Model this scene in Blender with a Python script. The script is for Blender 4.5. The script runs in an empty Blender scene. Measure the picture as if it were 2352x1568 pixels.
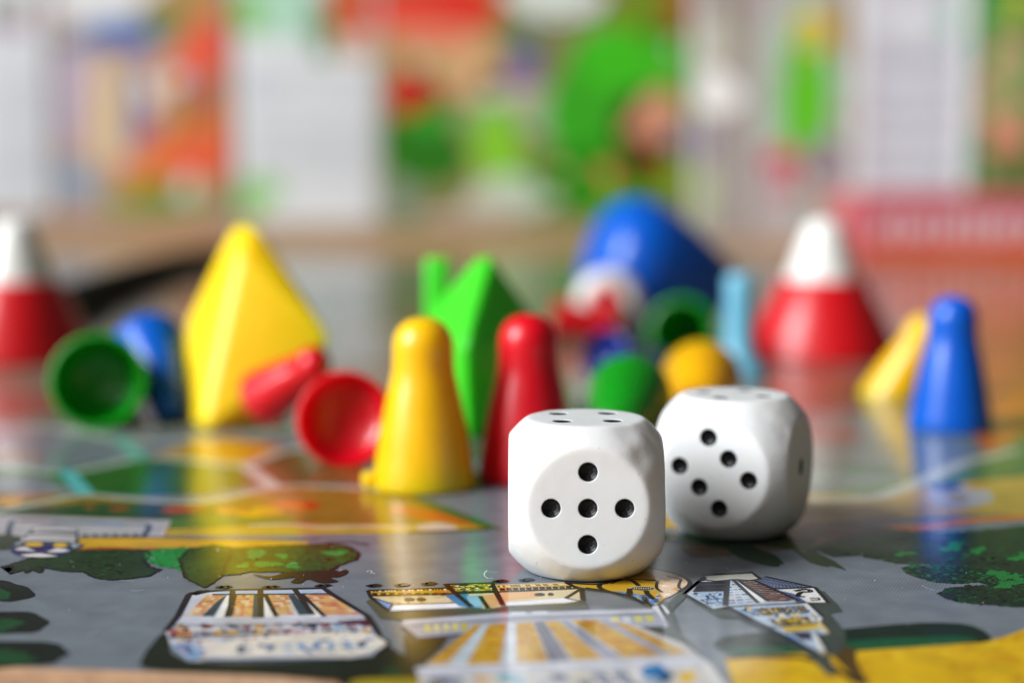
import bpy, bmesh, math, random
from mathutils import Vector, Matrix, noise
R = math.radians
S = 0.001                      # all lengths below are written in millimetres
random.seed(7)
scene = bpy.context.scene
C = scene.collection

# ------------------------------------------------------------------ camera
CAM_H, FPX, PITCH = 40.4, 3524.0, math.atan(364.0 / 3524.0)
FOCUS, FSTOP = 155.5, 10.2
cd = bpy.data.cameras.new('camera')
cam = bpy.data.objects.new('camera', cd); C.objects.link(cam)
cd.sensor_width = 36.0
cd.lens = FPX / 2352.0 * 36.0
cd.clip_start = 0.005; cd.clip_end = 50.0
cam.location = (0, 0, CAM_H * S)
cam.rotation_euler = (R(90) - PITCH, 0, 0)
cd.dof.use_dof = True
cd.dof.focus_distance = FOCUS * S
cd.dof.aperture_fstop = FSTOP
cd.dof.aperture_blades = 0
scene.camera = cam

# ------------------------------------------------------------------ world, lamps, exposure
w = bpy.data.worlds.new('World'); scene.world = w; w.use_nodes = True
bg = w.node_tree.nodes['Background']
bg.inputs[0].default_value = (0.93, 0.90, 0.86, 1)
bg.inputs[1].default_value = 0.075

def area(name, loc, target, sx, sy, power, col):
    l = bpy.data.lights.new(name, 'AREA'); l.shape = 'RECTANGLE'
    l.size = sx; l.size_y = sy; l.energy = power; l.color = col
    o = bpy.data.objects.new(name, l); C.objects.link(o)
    o.location = loc
    o.rotation_euler = (Vector(target) - Vector(loc)).to_track_quat('-Z', 'Y').to_euler()
    return o
# the window the pieces mirror on their near left flank, and an added soft fill lamp behind the camera
area('window_light', (-2.5, -0.95, 1.6), (0, 0.35, 0), 1.15, 1.7, 205, (0.93, 0.97, 1.0))
area('fill_light', (-1.3, -2.5, 1.7), (0, 0.5, 0), 2.0, 1.5, 9, (1.0, 0.97, 0.93))

scene.view_settings.view_transform = 'Standard'
scene.view_settings.look = 'None'
scene.view_settings.exposure = 0.06
scene.view_settings.gamma = 1.0
scene.view_settings.use_curve_mapping = False
scene.render.engine = 'CYCLES'
scene.cycles.use_denoising = True
scene.cycles.max_bounces = 8
scene.cycles.caustics_reflective = False
scene.cycles.caustics_refractive = False

# ------------------------------------------------------------------ geometry of the view (to measure the photograph)
cp, sp = math.cos(PITCH), math.sin(PITCH)
CAMP = Vector((0, 0, CAM_H))
def ray(px, py):
    u, v = (px - 1176) / FPX, (784 - py) / FPX
    return Vector((u, cp + v * sp, -sp + v * cp))
def G(px, py, z=0.0):                       # point of the board seen at that place of the photograph
    d = ray(px, py); t = (z - CAM_H) / d.z
    return CAMP + d * t
def P(px, py, y):                           # point at depth y
    d = ray(px, py); return CAMP + d * (y / d.y)
def frame(x0, y0, k):
    return lambda x, y: ((x0 + x / k) * 0.57422, (y0 + y / k) * 0.57422)
F1 = frame(550, 2280, 2.138); F2 = frame(1400, 2230, 1.809); F3 = frame(2350, 2230, 2.138)
F4 = frame(0, 1900, 2.352);   F5 = frame(700, 1900, 1.68);   F6 = frame(2600, 1980, 1.572)
F7 = frame(0, 1500, 1.47);    F8 = frame(3000, 1500, 2.146); F9 = frame(2600, 1950, 1.572)
FL = lambda x, y: (x, y)

def lin(c):
    out = []
    for v in c[:3]:
        v /= 255.0
        out.append(v / 12.92 if v <= 0.04045 else ((v + 0.055) / 1.055) ** 2.4)
    return tuple(out)

# ------------------------------------------------------------------ materials
def newmat(name):
    m = bpy.data.materials.new(name); m.use_nodes = True
    return m, m.node_tree, m.node_tree.nodes['Principled BSDF']
def plastic(name, srgb, rough=0.3, sss=0.0, bump=0.06, bscale=900, spec=0.5):
    m, nt, b = newmat(name)
    c = lin(srgb)
    tc = nt.nodes.new('ShaderNodeTexCoord')
    n = nt.nodes.new('ShaderNodeTexNoise'); n.inputs['Scale'].default_value = bscale * 0.25; n.inputs['Detail'].default_value = 4
    nt.links.new(tc.outputs['Object'], n.inputs['Vector'])
    mx = nt.nodes.new('ShaderNodeMix'); mx.data_type = 'RGBA'
    mx.inputs['A'].default_value = tuple(x * 0.9 for x in c) + (1,)
    mx.inputs['B'].default_value = tuple(min(1, x * 1.06) for x in c) + (1,)
    nt.links.new(n.outputs['Fac'], mx.inputs['Factor'])
    nt.links.new(mx.outputs['Result'], b.inputs['Base Color'])
    mr = nt.nodes.new('ShaderNodeMapRange')
    mr.inputs['To Min'].default_value = rough * 0.8; mr.inputs['To Max'].default_value = rough * 1.3
    nt.links.new(n.outputs['Fac'], mr.inputs['Value'])
    nt.links.new(mr.outputs['Result'], b.inputs['Roughness'])
    b.inputs['Specular IOR Level'].default_value = spec
    if sss:
        b.inputs['Subsurface Weight'].default_value = sss
        b.inputs['Subsurface Radius'].default_value = tuple(0.25 + 0.75 * x for x in c)
        b.inputs['Subsurface Scale'].default_value = 5.0 * S
    n2 = nt.nodes.new('ShaderNodeTexNoise'); n2.inputs['Scale'].default_value = bscale; n2.inputs['Detail'].default_value = 3
    nt.links.new(tc.outputs['Object'], n2.inputs['Vector'])
    bp = nt.nodes.new('ShaderNodeBump'); bp.inputs['Strength'].default_value = bump; bp.inputs['Distance'].default_value = 0.3 * S
    nt.links.new(n2.outputs['Fac'], bp.inputs['Height'])
    nt.links.new(bp.outputs['Normal'], b.inputs['Normal'])
    return m
def ink(name, rough, weave, spec=0.5, tone=1.0):
    """printed, varnished card: the colours come from the drawn shapes themselves"""
    m, nt, b = newmat(name)
    a = nt.nodes.new('ShaderNodeVertexColor'); a.layer_name = 'ink'
    tc = nt.nodes.new('ShaderNodeTexCoord')
    n = nt.nodes.new('ShaderNodeTexNoise'); n.inputs['Scale'].default_value = 260; n.inputs['Detail'].default_value = 6
    nt.links.new(tc.outputs['Object'], n.inputs['Vector'])
    mr = nt.nodes.new('ShaderNodeMapRange')
    mr.inputs['From Min'].default_value = 0.3; mr.inputs['From Max'].default_value = 0.7
    mr.inputs['To Min'].default_value = 0.82 * tone; mr.inputs['To Max'].default_value = 1.12 * tone
    nt.links.new(n.outputs['Fac'], mr.inputs['Value'])
    mul = nt.nodes.new('ShaderNodeVectorMath'); mul.operation = 'SCALE'
    nt.links.new(a.outputs['Color'], mul.inputs[0])
    last = mr.outputs['Result']
    if weave:
        mapn = nt.nodes.new('ShaderNodeMapping'); mapn.inputs['Rotation'].default_value = (0, 0, R(24))
        nt.links.new(tc.outputs['Object'], mapn.inputs['Vector'])
        hs = []
        for ax in ('X', 'Y'):
            wv = nt.nodes.new('ShaderNodeTexWave'); wv.bands_direction = ax
            wv.inputs['Scale'].default_value = 2 * math.pi / 20 / (0.34 * S)
            wv.inputs['Distortion'].default_value = 0.6; wv.inputs['Detail'].default_value = 1
            nt.links.new(mapn.outputs['Vector'], wv.inputs['Vector']); hs.append(wv)
        mm = nt.nodes.new('ShaderNodeMath'); mm.operation = 'MULTIPLY'
        nt.links.new(hs[0].outputs['Fac'], mm.inputs[0]); nt.links.new(hs[1].outputs['Fac'], mm.inputs[1])
        tn = nt.nodes.new('ShaderNodeMapRange')
        tn.inputs['To Min'].default_value = 1.10; tn.inputs['To Max'].default_value = 0.70
        nt.links.new(mm.outputs['Value'], tn.inputs['Value'])
        m2 = nt.nodes.new('ShaderNodeMath'); m2.operation = 'MULTIPLY'
        nt.links.new(last, m2.inputs[0]); nt.links.new(tn.outputs['Result'], m2.inputs[1])
        last = m2.outputs['Value']
        bp = nt.nodes.new('ShaderNodeBump'); bp.inputs['Strength'].default_value = 0.10; bp.inputs['Distance'].default_value = 0.02 * S
        nt.links.new(mm.outputs['Value'], bp.inputs['Height'])
        n3 = nt.nodes.new('ShaderNodeTexNoise'); n3.inputs['Scale'].default_value = 45; n3.inputs['Detail'].default_value = 3
        nt.links.new(tc.outputs['Object'], n3.inputs['Vector'])
        bp2 = nt.nodes.new('ShaderNodeBump'); bp2.inputs['Strength'].default_value = 0.08; bp2.inputs['Distance'].default_value = 0.5 * S
        nt.links.new(n3.outputs['Fac'], bp2.inputs['Height'])
        nt.links.new(bp.outputs['Normal'], bp2.inputs['Normal'])
        nt.links.new(bp2.outputs['Normal'], b.inputs['Normal'])
    nt.links.new(last, mul.inputs['Scale'])
    nt.links.new(mul.outputs['Vector'], b.inputs['Base Color'])
    b.inputs['Roughness'].default_value = rough
    if weave:                                     # handled varnish: smudged and polished patches
        n4 = nt.nodes.new('ShaderNodeTexNoise'); n4.inputs['Scale'].default_value = 38; n4.inputs['Detail'].default_value = 6; n4.inputs['Distortion'].default_value = 1.2
        nt.links.new(tc.outputs['Object'], n4.inputs['Vector'])
        r4 = nt.nodes.new('ShaderNodeMapRange'); r4.inputs['From Min'].default_value = 0.35; r4.inputs['From Max'].default_value = 0.68
        r4.inputs['To Min'].default_value = rough * 0.7; r4.inputs['To Max'].default_value = rough * 1.7
        nt.links.new(n4.outputs['Fac'], r4.inputs['Value']); nt.links.new(r4.outputs['Result'], b.inputs['Roughness'])
    b.inputs['Specular IOR Level'].default_value = spec
    return m
def card_mat(name, srgb, rough=0.8):
    m, nt, b = newmat(name)
    tc = nt.nodes.new('ShaderNodeTexCoord')
    n = nt.nodes.new('ShaderNodeTexNoise'); n.inputs['Scale'].default_value = 700; n.inputs['Detail'].default_value = 6
    nt.links.new(tc.outputs['Object'], n.inputs['Vector'])
    cr = nt.nodes.new('ShaderNodeValToRGB'); c = lin(srgb)
    cr.color_ramp.elements[0].position = 0.3; cr.color_ramp.elements[1].position = 0.75
    cr.color_ramp.elements[0].color = tuple(x * 0.72 for x in c) + (1,)
    cr.color_ramp.elements[1].color = tuple(min(1, x * 1.1) for x in c) + (1,)
    nt.links.new(n.outputs['Fac'], cr.inputs['Fac'])
    nt.links.new(cr.outputs['Color'], b.inputs['Base Color'])
    b.inputs['Roughness'].default_value = rough
    return m
def wood_mat():
    m, nt, b = newmat('table_wood')
    tc = nt.nodes.new('ShaderNodeTexCoord')
    mp = nt.nodes.new('ShaderNodeMapping'); mp.inputs['Scale'].default_value = (1.2, 14, 1)
    nt.links.new(tc.outputs['Object'], mp.inputs['Vector'])
    n = nt.nodes.new('ShaderNodeTexNoise'); n.inputs['Scale'].default_value = 6; n.inputs['Detail'].default_value = 8; n.inputs['Distortion'].default_value = 0.6
    nt.links.new(mp.outputs['Vector'], n.inputs['Vector'])
    cr = nt.nodes.new('ShaderNodeValToRGB')
    cr.color_ramp.elements[0].position = 0.3; cr.color_ramp.elements[1].position = 0.7
    cr.color_ramp.elements[0].color = lin((168, 118, 72)) + (1,)
    cr.color_ramp.elements[1].color = lin((206, 166, 118)) + (1,)
    nt.links.new(n.outputs['Fac'], cr.inputs['Fac'])
    nt.links.new(cr.outputs['Color'], b.inputs['Base Color'])
    b.inputs['Roughness'].default_value = 0.45
    bp = nt.nodes.new('ShaderNodeBump'); bp.inputs['Strength'].default_value = 0.15; bp.inputs['Distance'].default_value = 0.3 * S
    nt.links.new(n.outputs['Fac'], bp.inputs['Height']); nt.links.new(bp.outputs['Normal'], b.inputs['Normal'])
    return m
def die_mat():
    m, nt, b = newmat('ivory_white_plastic')
    tc = nt.nodes.new('ShaderNodeTexCoord')
    n = nt.nodes.new('ShaderNodeTexNoise'); n.inputs['Scale'].default_value = 160; n.inputs['Detail'].default_value = 6; n.inputs['Roughness'].default_value = 0.6
    nt.links.new(tc.outputs['Object'], n.inputs['Vector'])
    cr = nt.nodes.new('ShaderNodeValToRGB')
    cr.color_ramp.elements[0].position = 0.25; cr.color_ramp.elements[1].position = 0.6
    cr.color_ramp.elements[0].color = (0.755, 0.75, 0.735, 1)
    cr.color_ramp.elements[1].color = (0.79, 0.795, 0.80, 1)
    nt.links.new(n.outputs['Fac'], cr.inputs['Fac'])
    # fine grime specks
    v = nt.nodes.new('ShaderNodeTexNoise'); v.inputs['Scale'].default_value = 1500; v.inputs['Detail'].default_value = 2
    nt.links.new(tc.outputs['Object'], v.inputs['Vector'])
    r2 = nt.nodes.new('ShaderNodeMapRange'); r2.inputs['From Min'].default_value = 0.70; r2.inputs['From Max'].default_value = 0.78
    nt.links.new(v.outputs['Fac'], r2.inputs['Value'])
    mx = nt.nodes.new('ShaderNodeMix'); mx.data_type = 'RGBA'
    nt.links.new(r2.outputs['Result'], mx.inputs['Factor'])
    nt.links.new(cr.outputs['Color'], mx.inputs['A']); mx.inputs['B'].default_value = (0.58, 0.52, 0.45, 1)
    nt.links.new(mx.outputs['Result'], b.inputs['Base Color'])
    mr = nt.nodes.new('ShaderNodeMapRange'); mr.inputs['To Min'].default_value = 0.26; mr.inputs['To Max'].default_value = 0.5
    nt.links.new(n.outputs['Fac'], mr.inputs['Value']); nt.links.new(mr.outputs['Result'], b.inputs['Roughness'])
    b.inputs['Subsurface Weight'].default_value = 0.35
    b.inputs['Subsurface Radius'].default_value = (1.0, 0.75, 0.5)
    b.inputs['Subsurface Scale'].default_value = 1.0 * S
    n2 = nt.nodes.new('ShaderNodeTexNoise'); n2.inputs['Scale'].default_value = 900; n2.inputs['Detail'].default_value = 4
    nt.links.new(tc.outputs['Object'], n2.inputs['Vector'])
    bp = nt.nodes.new('ShaderNodeBump'); bp.inputs['Strength'].default_value = 0.10; bp.inputs['Distance'].default_value = 0.25 * S
    nt.links.new(n2.outputs['Fac'], bp.inputs['Height']); nt.links.new(bp.outputs['Normal'], b.inputs['Normal'])
    return m

M = dict(
    red=plastic('red_plastic', (212, 4, 28), 0.30, sss=0.8), yellow=plastic('yellow_plastic', (240, 188, 4), 0.30, sss=0.8),
    blue=plastic('blue_plastic', (0, 92, 196), 0.28, sss=0.8), green=plastic('green_plastic', (6, 138, 16), 0.32, sss=0.8),
    lime=plastic('lime_plastic', (66, 208, 36), 0.4, sss=0.8), amber=plastic('amber_plastic', (230, 168, 0), 0.32, sss=0.8),
    lemon=plastic('lemon_plastic', (252, 206, 0), 0.42, sss=0.8), sky=plastic('sky_plastic', (110, 178, 205), 0.35),
    white=plastic('white_plastic', (236, 232, 226), 0.35), scarlet=plastic('scarlet_plastic', (205, 14, 24), 0.34),
    black=plastic('black_rubber', (8, 7, 7), 0.7, spec=0.2), pip=plastic('black_pip_paint', (5, 5, 8), 0.36, bump=0.5, bscale=2200, spec=0.3),
    navy=plastic('navy_plastic', (8, 34, 120), 0.3),
    die=die_mat(), board=ink('varnished_board_print', 0.125, True, 0.38), cover=ink('printed_box_cover', 0.45, False, 0.2, 0.78),
    card=card_mat('grey_card_edge', (176, 142, 112)), boxwhite=card_mat('white_box_card', (222, 222, 224), 0.55),
    boxpink=card_mat('pink_box_card', (205, 110, 116), 0.5), lint=card_mat('white_lint', (235, 235, 232)), wood=wood_mat())

# ------------------------------------------------------------------ helpers
def link(name, mesh, mat=None, parent=None):
    o = bpy.data.objects.new(name, mesh); C.objects.link(o)
    if mat is not None and not mesh.materials: mesh.materials.append(mat)
    if parent is not None: o.parent = parent
    return o
def empty(name, loc=(0, 0, 0)):
    o = bpy.data.objects.new(name, None); C.objects.link(o)
    o.location = Vector(loc) * S; o.empty_display_size = 0.005
    return o
def tag(o, label=None, cat=None, group=None, kind=None):
    if label: o['label'] = label
    if cat: o['category'] = cat
    if group: o['group'] = group
    if kind: o['kind'] = kind
    return o
def mesh_from(name, verts, faces, smooth=False):
    me = bpy.data.meshes.new(name)
    me.from_pydata([tuple(Vector(v) * S) for v in verts], [], faces)
    me.validate()
    if smooth: me.polygons.foreach_set('use_smooth', [True] * len(me.polygons))
    me.update()
    return me
def lathe(name, prof, seg=56, sharp=40):
    """closed turned shape from (radius, height) pairs; radius 0 ends in a pole"""
    verts, rings = [], []
    for r, z in prof:
        if r < 1e-6:
            rings.append([len(verts)]); verts.append((0, 0, z))
        else:
            rings.append(list(range(len(verts), len(verts) + seg)))
            verts += [(r * math.cos(2 * math.pi * i / seg), r * math.sin(2 * math.pi * i / seg), z) for i in range(seg)]
    faces = []
    for a, b in zip(rings, rings[1:]):
        for i in range(seg):
            j = (i + 1) % seg
            if len(a) == 1: faces.append((a[0], b[i], b[j]))
            elif len(b) == 1: faces.append((a[i], b[0], a[j]))
            else: faces.append((a[i], b[i], b[j], a[j]))
    me = mesh_from(name, verts, faces, True)
    bm = bmesh.new(); bm.from_mesh(me); bmesh.ops.recalc_face_normals(bm, faces=bm.faces); bm.to_mesh(me); bm.free()
    me.set_sharp_from_angle(angle=R(sharp))
    return me
def hull(name, pts, bevel=0.8, seg=3):
    bm = bmesh.new()
    for p in pts: bm.verts.new(Vector(p) * S)
    r = bmesh.ops.convex_hull(bm, input=bm.verts)
    junk = [e for e in r['geom_interior'] if isinstance(e, bmesh.types.BMVert)]
    bmesh.ops.delete(bm, geom=junk, context='VERTS')
    bmesh.ops.dissolve_limit(bm, angle_limit=R(4), verts=bm.verts, edges=bm.edges)
    if bevel: bmesh.ops.bevel(bm, geom=list(bm.edges), offset=bevel * S, segments=seg, profile=0.5, affect='EDGES', clamp_overlap=True)
    bmesh.ops.recalc_face_normals(bm, faces=bm.faces)
    me = bpy.data.meshes.new(name); bm.to_mesh(me); bm.free()
    me.polygons.foreach_set('use_smooth', [True] * len(me.polygons)); me.set_sharp_from_angle(angle=R(28))
    return me
def boxmesh(name, corners_xy, z0, z1, bevel=0.4):
    return hull(name, [(x, y, z) for x, y in corners_xy for z in (z0, z1)], bevel, 2)
def spline(pts, n=6, closed=True):
    out = []; N = len(pts)
    rng = range(N) if closed else range(N - 1)
    for i in rng:
        p0, p1, p2, p3 = (pts[(i - 1) % N], pts[i], pts[(i + 1) % N], pts[(i + 2) % N]) if closed else \
            (pts[max(i - 1, 0)], pts[i], pts[i + 1], pts[min(i + 2, N - 1)])
        for k in range(n):
            t = k / n
            out.append(tuple(0.5 * (2 * b + (c - a) * t + (2 * a - 5 * b + 4 * c - d) * t * t + (3 * b - a - 3 * c + d) * t ** 3)
                             for a, b, c, d in zip(p0, p1, p2, p3)))
    if not closed: out.append(tuple(pts[-1]))
    return out
def tube(name, pts, rad, seg=12):
    verts, faces = [], []
    for i, p in enumerate(pts):
        p = Vector(p); t = (Vector(pts[min(i + 1, len(pts) - 1)]) - Vector(pts[max(i - 1, 0)])).normalized()
        s = t.cross(Vector((0, 0, 1))).normalized(); u = s.cross(t)
        verts += [p + (s * math.cos(2 * math.pi * k / seg) + u * math.sin(2 * math.pi * k / seg)) * rad for k in range(seg)]
    for i in range(len(pts) - 1):
        for k in range(seg):
            a, b = i * seg + k, i * seg + (k + 1) % seg
            faces.append((a, b, b + seg, a + seg))
    faces.append(tuple(range(seg))); faces.append(tuple(range(len(verts) - seg, len(verts)))[::-1])
    return mesh_from(name, verts, faces, True)

# flat print: shapes measured on the photograph, laid as ink on the plane they are printed on
class Print:
    LAYER = 0.003; calls = 0
    def __init__(self, frm, origin=(0, 0, 0), normal=(0, 0, 1), base=0):
        self.o, self.n = Vector(origin), Vector(normal).normalized()
        self.f, self.base = frm, base
        self.v, self.p, self.c = [], [], []
    def at(self, x, y):
        px, py = self.f(x, y); d = ray(px, py)
        return CAMP + d * ((self.o - CAMP).dot(self.n) / d.dot(self.n))
    def raw(self, pts, col, layer=0, keep=False):
        if not keep: Print.calls += 1            # neighbouring shapes never share one plane
        off = self.n * ((self.base + layer + 1 + (Print.calls % 14) * 0.06) * self.LAYER)
        i = len(self.v)
        self.v += [p + off for p in pts]; self.p.append(tuple(range(i, i + len(pts)))); self.c.append(lin(col))
    def poly(self, pts, col, layer=0, smooth=0, rough=0.0, seed=0):
        if smooth: pts = spline(pts, smooth)
        if rough:
            rnd = random.Random(seed + len(pts)); out = []
            for a, b in zip(pts, pts[1:] + pts[:1]):
                n = max(1, int(math.hypot(b[0] - a[0], b[1] - a[1]) / (rough * 2.2)))
                for k in range(n):
                    t = k / n
                    out.append((a[0] + (b[0] - a[0]) * t + rnd.uniform(-1, 1) * rough, a[1] + (b[1] - a[1]) * t + rnd.uniform(-.6, .6) * rough))
            pts = out
        self.raw([self.at(*p) for p in pts], col, layer)
        return pts
    def blob(self, x, y, rx, ry, col, layer=0, rough=0.0, n=22, seed=0):
        rnd = random.Random(seed + int(x * 7 + y))
        ph = [rnd.uniform(0, 6.28) for _ in range(3)]
        pts = []
        for i in range(n):
            a = 2 * math.pi * i / n
            k = 1 + rough * (math.sin(2 * a + ph[0]) * .5 + math.sin(3 * a + ph[1]) * .4 + math.sin(7 * a + ph[2]) * .3)
            pts.append((x + rx * k * math.cos(a), y + ry * k * math.sin(a)))
        self.raw([self.at(*p) for p in pts], col, layer)
    def line(self, pts, w, col, layer=0):
        q = [self.at(*p) for p in pts]; L, Rr = [], []; Print.calls += 1
        if sum(col) < 230: w *= 1.7
        for i, p in enumerate(q):
            t = (q[min(i + 1, len(q) - 1)] - q[max(i - 1, 0)])
            if t.length < 1e-9: t = Vector((1, 0, 0))
            s = self.n.cross(t.normalized()) * (w / 2)
            L.append(p + s); Rr.append(p - s)
        for i in range(len(q) - 1):
            self.raw([L[i], L[i + 1], Rr[i + 1], Rr[i]], col, layer, True)
    def hatch(self, quad, n, w, col, layer=0, along=True):
        tl, tr, br, bl = quad
        for k in range(n):
            t = (k + .5) / n
            mixp = lambda a, b: (a[0] + (b[0] - a[0]) * t, a[1] + (b[1] - a[1]) * t)
            self.line([mixp(tl, bl), mixp(tr, br)] if along else [mixp(tl, tr), mixp(bl, br)], w, col, layer)
    def grid(self, quad, nu, nv, fu, fv, cols, layer=0, seed=0):
        rnd = random.Random(seed); tl, tr, br, bl = quad
        def q(u, v):
            return ((tl[0] * (1 - u) + tr[0] * u) * (1 - v) + (bl[0] * (1 - u) + br[0] * u) * v,
                    (tl[1] * (1 - u) + tr[1] * u) * (1 - v) + (bl[1] * (1 - u) + br[1] * u) * v)
        for i in range(nu):
            for j in range(nv):
                a, b = (i + .5 - fu / 2) / nu, (i + .5 + fu / 2) / nu
                c, d = (j + .5 - fv / 2) / nv, (j + .5 + fv / 2) / nv
                self.poly([q(a, c), q(b, c), q(b, d), q(a, d)], rnd.choice(cols), layer)
    def speckle(self, outline, n, rx, ry, cols, layer=0, seed=0, rough=.5):
        rnd = random.Random(seed)
        xs = [p[0] for p in outline]; ys = [p[1] for p in outline]
        for _ in range(n):
            for _ in range(30):
                x, y = rnd.uniform(min(xs), max(xs)), rnd.uniform(min(ys), max(ys))
                ins = False
                for (x1, y1), (x2, y2) in zip(outline, outline[1:] + outline[:1]):
                    if (y1 > y) != (y2 > y) and x < (x2 - x1) * (y - y1) / (y2 - y1) + x1: ins = not ins
                if ins: break
            k = rnd.uniform(.4, 1.3)
            self.blob(x, y, rx * k, ry * k * rnd.uniform(.6, 1.2), rnd.choice(cols), layer, rough, 9, rnd.randrange(9999))
    def build(self, name, mat, parent):
        me = bpy.data.meshes.new(name)
        me.from_pydata([tuple(v * S) for v in self.v], [], self.p)
        ca = me.color_attributes.new('ink', 'FLOAT_COLOR', 'CORNER')
        buf = []
        for f, c in zip(self.p, self.c):
            buf += [c[0], c[1], c[2], 1.0] * len(f)
        if len(buf) == 4 * len(me.loops): ca.data.foreach_set('color', buf)
        # every print faces outwards
        bm = bmesh.new(); bm.from_mesh(me)
        bm.normal_update()
        flip = [f for f in bm.faces if f.normal.dot(self.n) < 0]
        bmesh.ops.reverse_faces(bm, faces=flip)
        bm.to_mesh(me); bm.free()
        return link(name, me, mat, parent)

# ================================================================== the setting: table top
tb = tag(link('table_top', boxmesh('table_top', [(-2600, -600), (2600, -600), (2600, 2600), (-2600, 2600)], -32.6, -2.6, 3), M['wood']), kind='structure')

# ================================================================== the game board
A0, A1 = G(0, 1531), G(900, 1563)
ed = (A1 - A0).normalized(); en = Vector((-ed.y, ed.x, 0))
b00, b10 = A0 - ed * 420, A0 + ed * 520
DEP = 690
board = empty('game_board', (A0 + ed * 50 + en * 300))
tag(board, 'glossy printed game board under the dice and pawns', 'game board')
def bloc(o):                                     # keep world placement under the empty
    o.matrix_parent_inverse = Matrix.Translation(-board.location); return o
pan = [b00, b10, b10 + en * DEP, b00 + en * DEP]
bloc(link('card_panel', boxmesh('card_panel', [(p.x, p.y) for p in pan], -2.6, -0.02, 0.25), M['card'], board))

# --- base tint of the whole sheet
g = Print(FL)
g.raw([b00 + ed * .3 + en * .3, b10 - ed * .3 + en * .3, b10 - ed * .3 + en * (DEP - .3), b00 + ed * .3 + en * (DEP - .3)], (114, 121, 129), 0)
# far part of the map
g.poly([(-700, 1040), (60, 985), (700, 1000), (1200, 1060), (1500, 1120), (1900, 1170), (2400, 1190), (3300, 1150), (2600, 606), (-300, 594)], (112, 120, 102), 1)
for (x, y, rx, ry, c) in [(860, 700, 210, 40, (84, 104, 84)), (1010, 850, 120, 45, (96, 108, 88)), (820, 800, 90, 30, (120, 134, 128)), (620, 640, 330, 14, (150, 140, 118)),
                          (1330, 690, 200, 26, (112, 116, 92)), (330, 900, 130, 22, (120, 88, 60)), (60, 930, 110, 24, (140, 96, 84)), (40, 985, 90, 20, (130, 130, 138)),
                          (260, 690, 200, 26, (128, 106, 78)), (1900, 960, 140, 26, (120, 138, 122)), (1960, 900, 90, 14, (74, 104, 60)), (1890, 1000, 90, 16, (140, 96, 74)),
                          (1760, 985, 60, 16, (120, 96, 80)), (1560, 960, 150, 30, (104, 114, 92)), (1830, 870, 200, 20, (140, 116, 96)), (2080, 640, 190, 12, (150, 130, 130)),
                          (500, 760, 150, 18, (134, 140, 122)), (1150, 640, 220, 10, (140, 126, 104)), (1480, 800, 220, 26, (110, 108, 84)), (700, 905, 130, 18, (130, 128, 112))]:
    g.blob(x, y, rx, ry, c, 2, .25, 30)
g.poly([(2040, 640), (2260, 632), (2500, 650), (2700, 1000), (2352, 1070), (2250, 1020), (2190, 900), (2060, 760)], (196, 104, 36), 3, 4)
g.poly([(2300, 900), (2500, 880), (2560, 1010), (2340, 1060)], (216, 124, 22), 4, 4)
# right-hand fields
g.poly([F8(480, 1040), F8(900, 960), F8(1500, 830), F8(2100, 640), F8(2420, 500), F8(2420, 900), F8(1400, 980), F8(560, 1070)], (92, 122, 66), 4, 3)
g.blob(*F8(1000, 820), 60, 12, (74, 110, 58), 5, .3)
g.poly([F8(-400, 1100), F8(560, 1020), F8(1000, 1030), F8(1500, 960), F8(2352, 870), F8(2700, 860), F8(2700, 1210), F8(2100, 1190), F8(1000, 1240), F8(200, 1290), F8(-900, 1300)], (192, 158, 70), 6, 3)
g.line([F8(520, 1075), F8(800, 1070), F8(1100, 1050), F8(1350, 960), F8(1800, 760), F8(2300, 640)], 2.6, (186, 184, 160), 7)
g.blob(*F8(1800, 1040), 78, 26, (176, 174, 176), 7, .1)
g.blob(*F8(1680, 960), 34, 10, (44, 64, 104), 8, .2); g.blob(*F8(1780, 1050), 26, 12, (160, 146, 110), 8, .2); g.blob(*F8(1930, 950), 26, 9, (206, 162, 44), 8, .2)
g.poly([F8(900, 1290), F8(1400, 1280), F8(2050, 1210), F8(2400, 1200), F8(2400, 1240), F8(1900, 1270), F8(1500, 1340), F8(1250, 1350)], (196, 118, 56), 8, 3)
g.poly([F8(-500, 1330), F8(300, 1290), F8(900, 1270), F8(1250, 1320), F8(1300, 1460), F8(300, 1500), F8(-500, 1560)], (112, 92, 74), 9, 3)
g.build('printed_map', M['board'], board); bloc(C.objects['printed_map'])

# --- left-hand countryside
f = Print(F7, base=6)
f.poly([(-900, 700), (0, 690), (500, 705), (1250, 745), (1700, 640), (2150, 660), (2420, 700), (2560, 770), (2870, 900), (2815, 915), (2500, 925), (1200, 935), (0, 940), (-900, 930)], (142, 110, 40), 0)
f.poly([(-900, 640), (250, 600), (530, 700), (900, 710), (1200, 700), (1560, 640), (1420, 520), (850, 480), (330, 560), (-900, 520)], (48, 92, 40), 0)
f.poly([(880, 480), (1100, 400), (1500, 410), (1700, 440), (1430, 530)], (176, 142, 52), 0)
f.poly([(1560, 640), (1430, 530), (1720, 440), (2150, 480), (2120, 640)], (104, 88, 44), 0)
f.poly([(1100, 380), (1300, 370), (1640, 430), (1480, 490), (1200, 470)], (206, 146, 30), 1, 4, 6)
f.poly([(-900, 790), (300, 770), (560, 745), (1300, 770), (1600, 800), (1250, 850), (900, 870), (-900, 850)], (42, 66, 40), 1, 3, 5)
f.poly([(930, 850), (1300, 820), (1560, 840), (1900, 830), (1500, 890), (1000, 900)], (76, 112, 44), 2, 3, 5)
f.poly([(990, 905), (1500, 880), (2420, 880), (2560, 850), (2830, 905), (2400, 930), (970, 945)], (178, 150, 50), 3, 0, 4)
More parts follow.
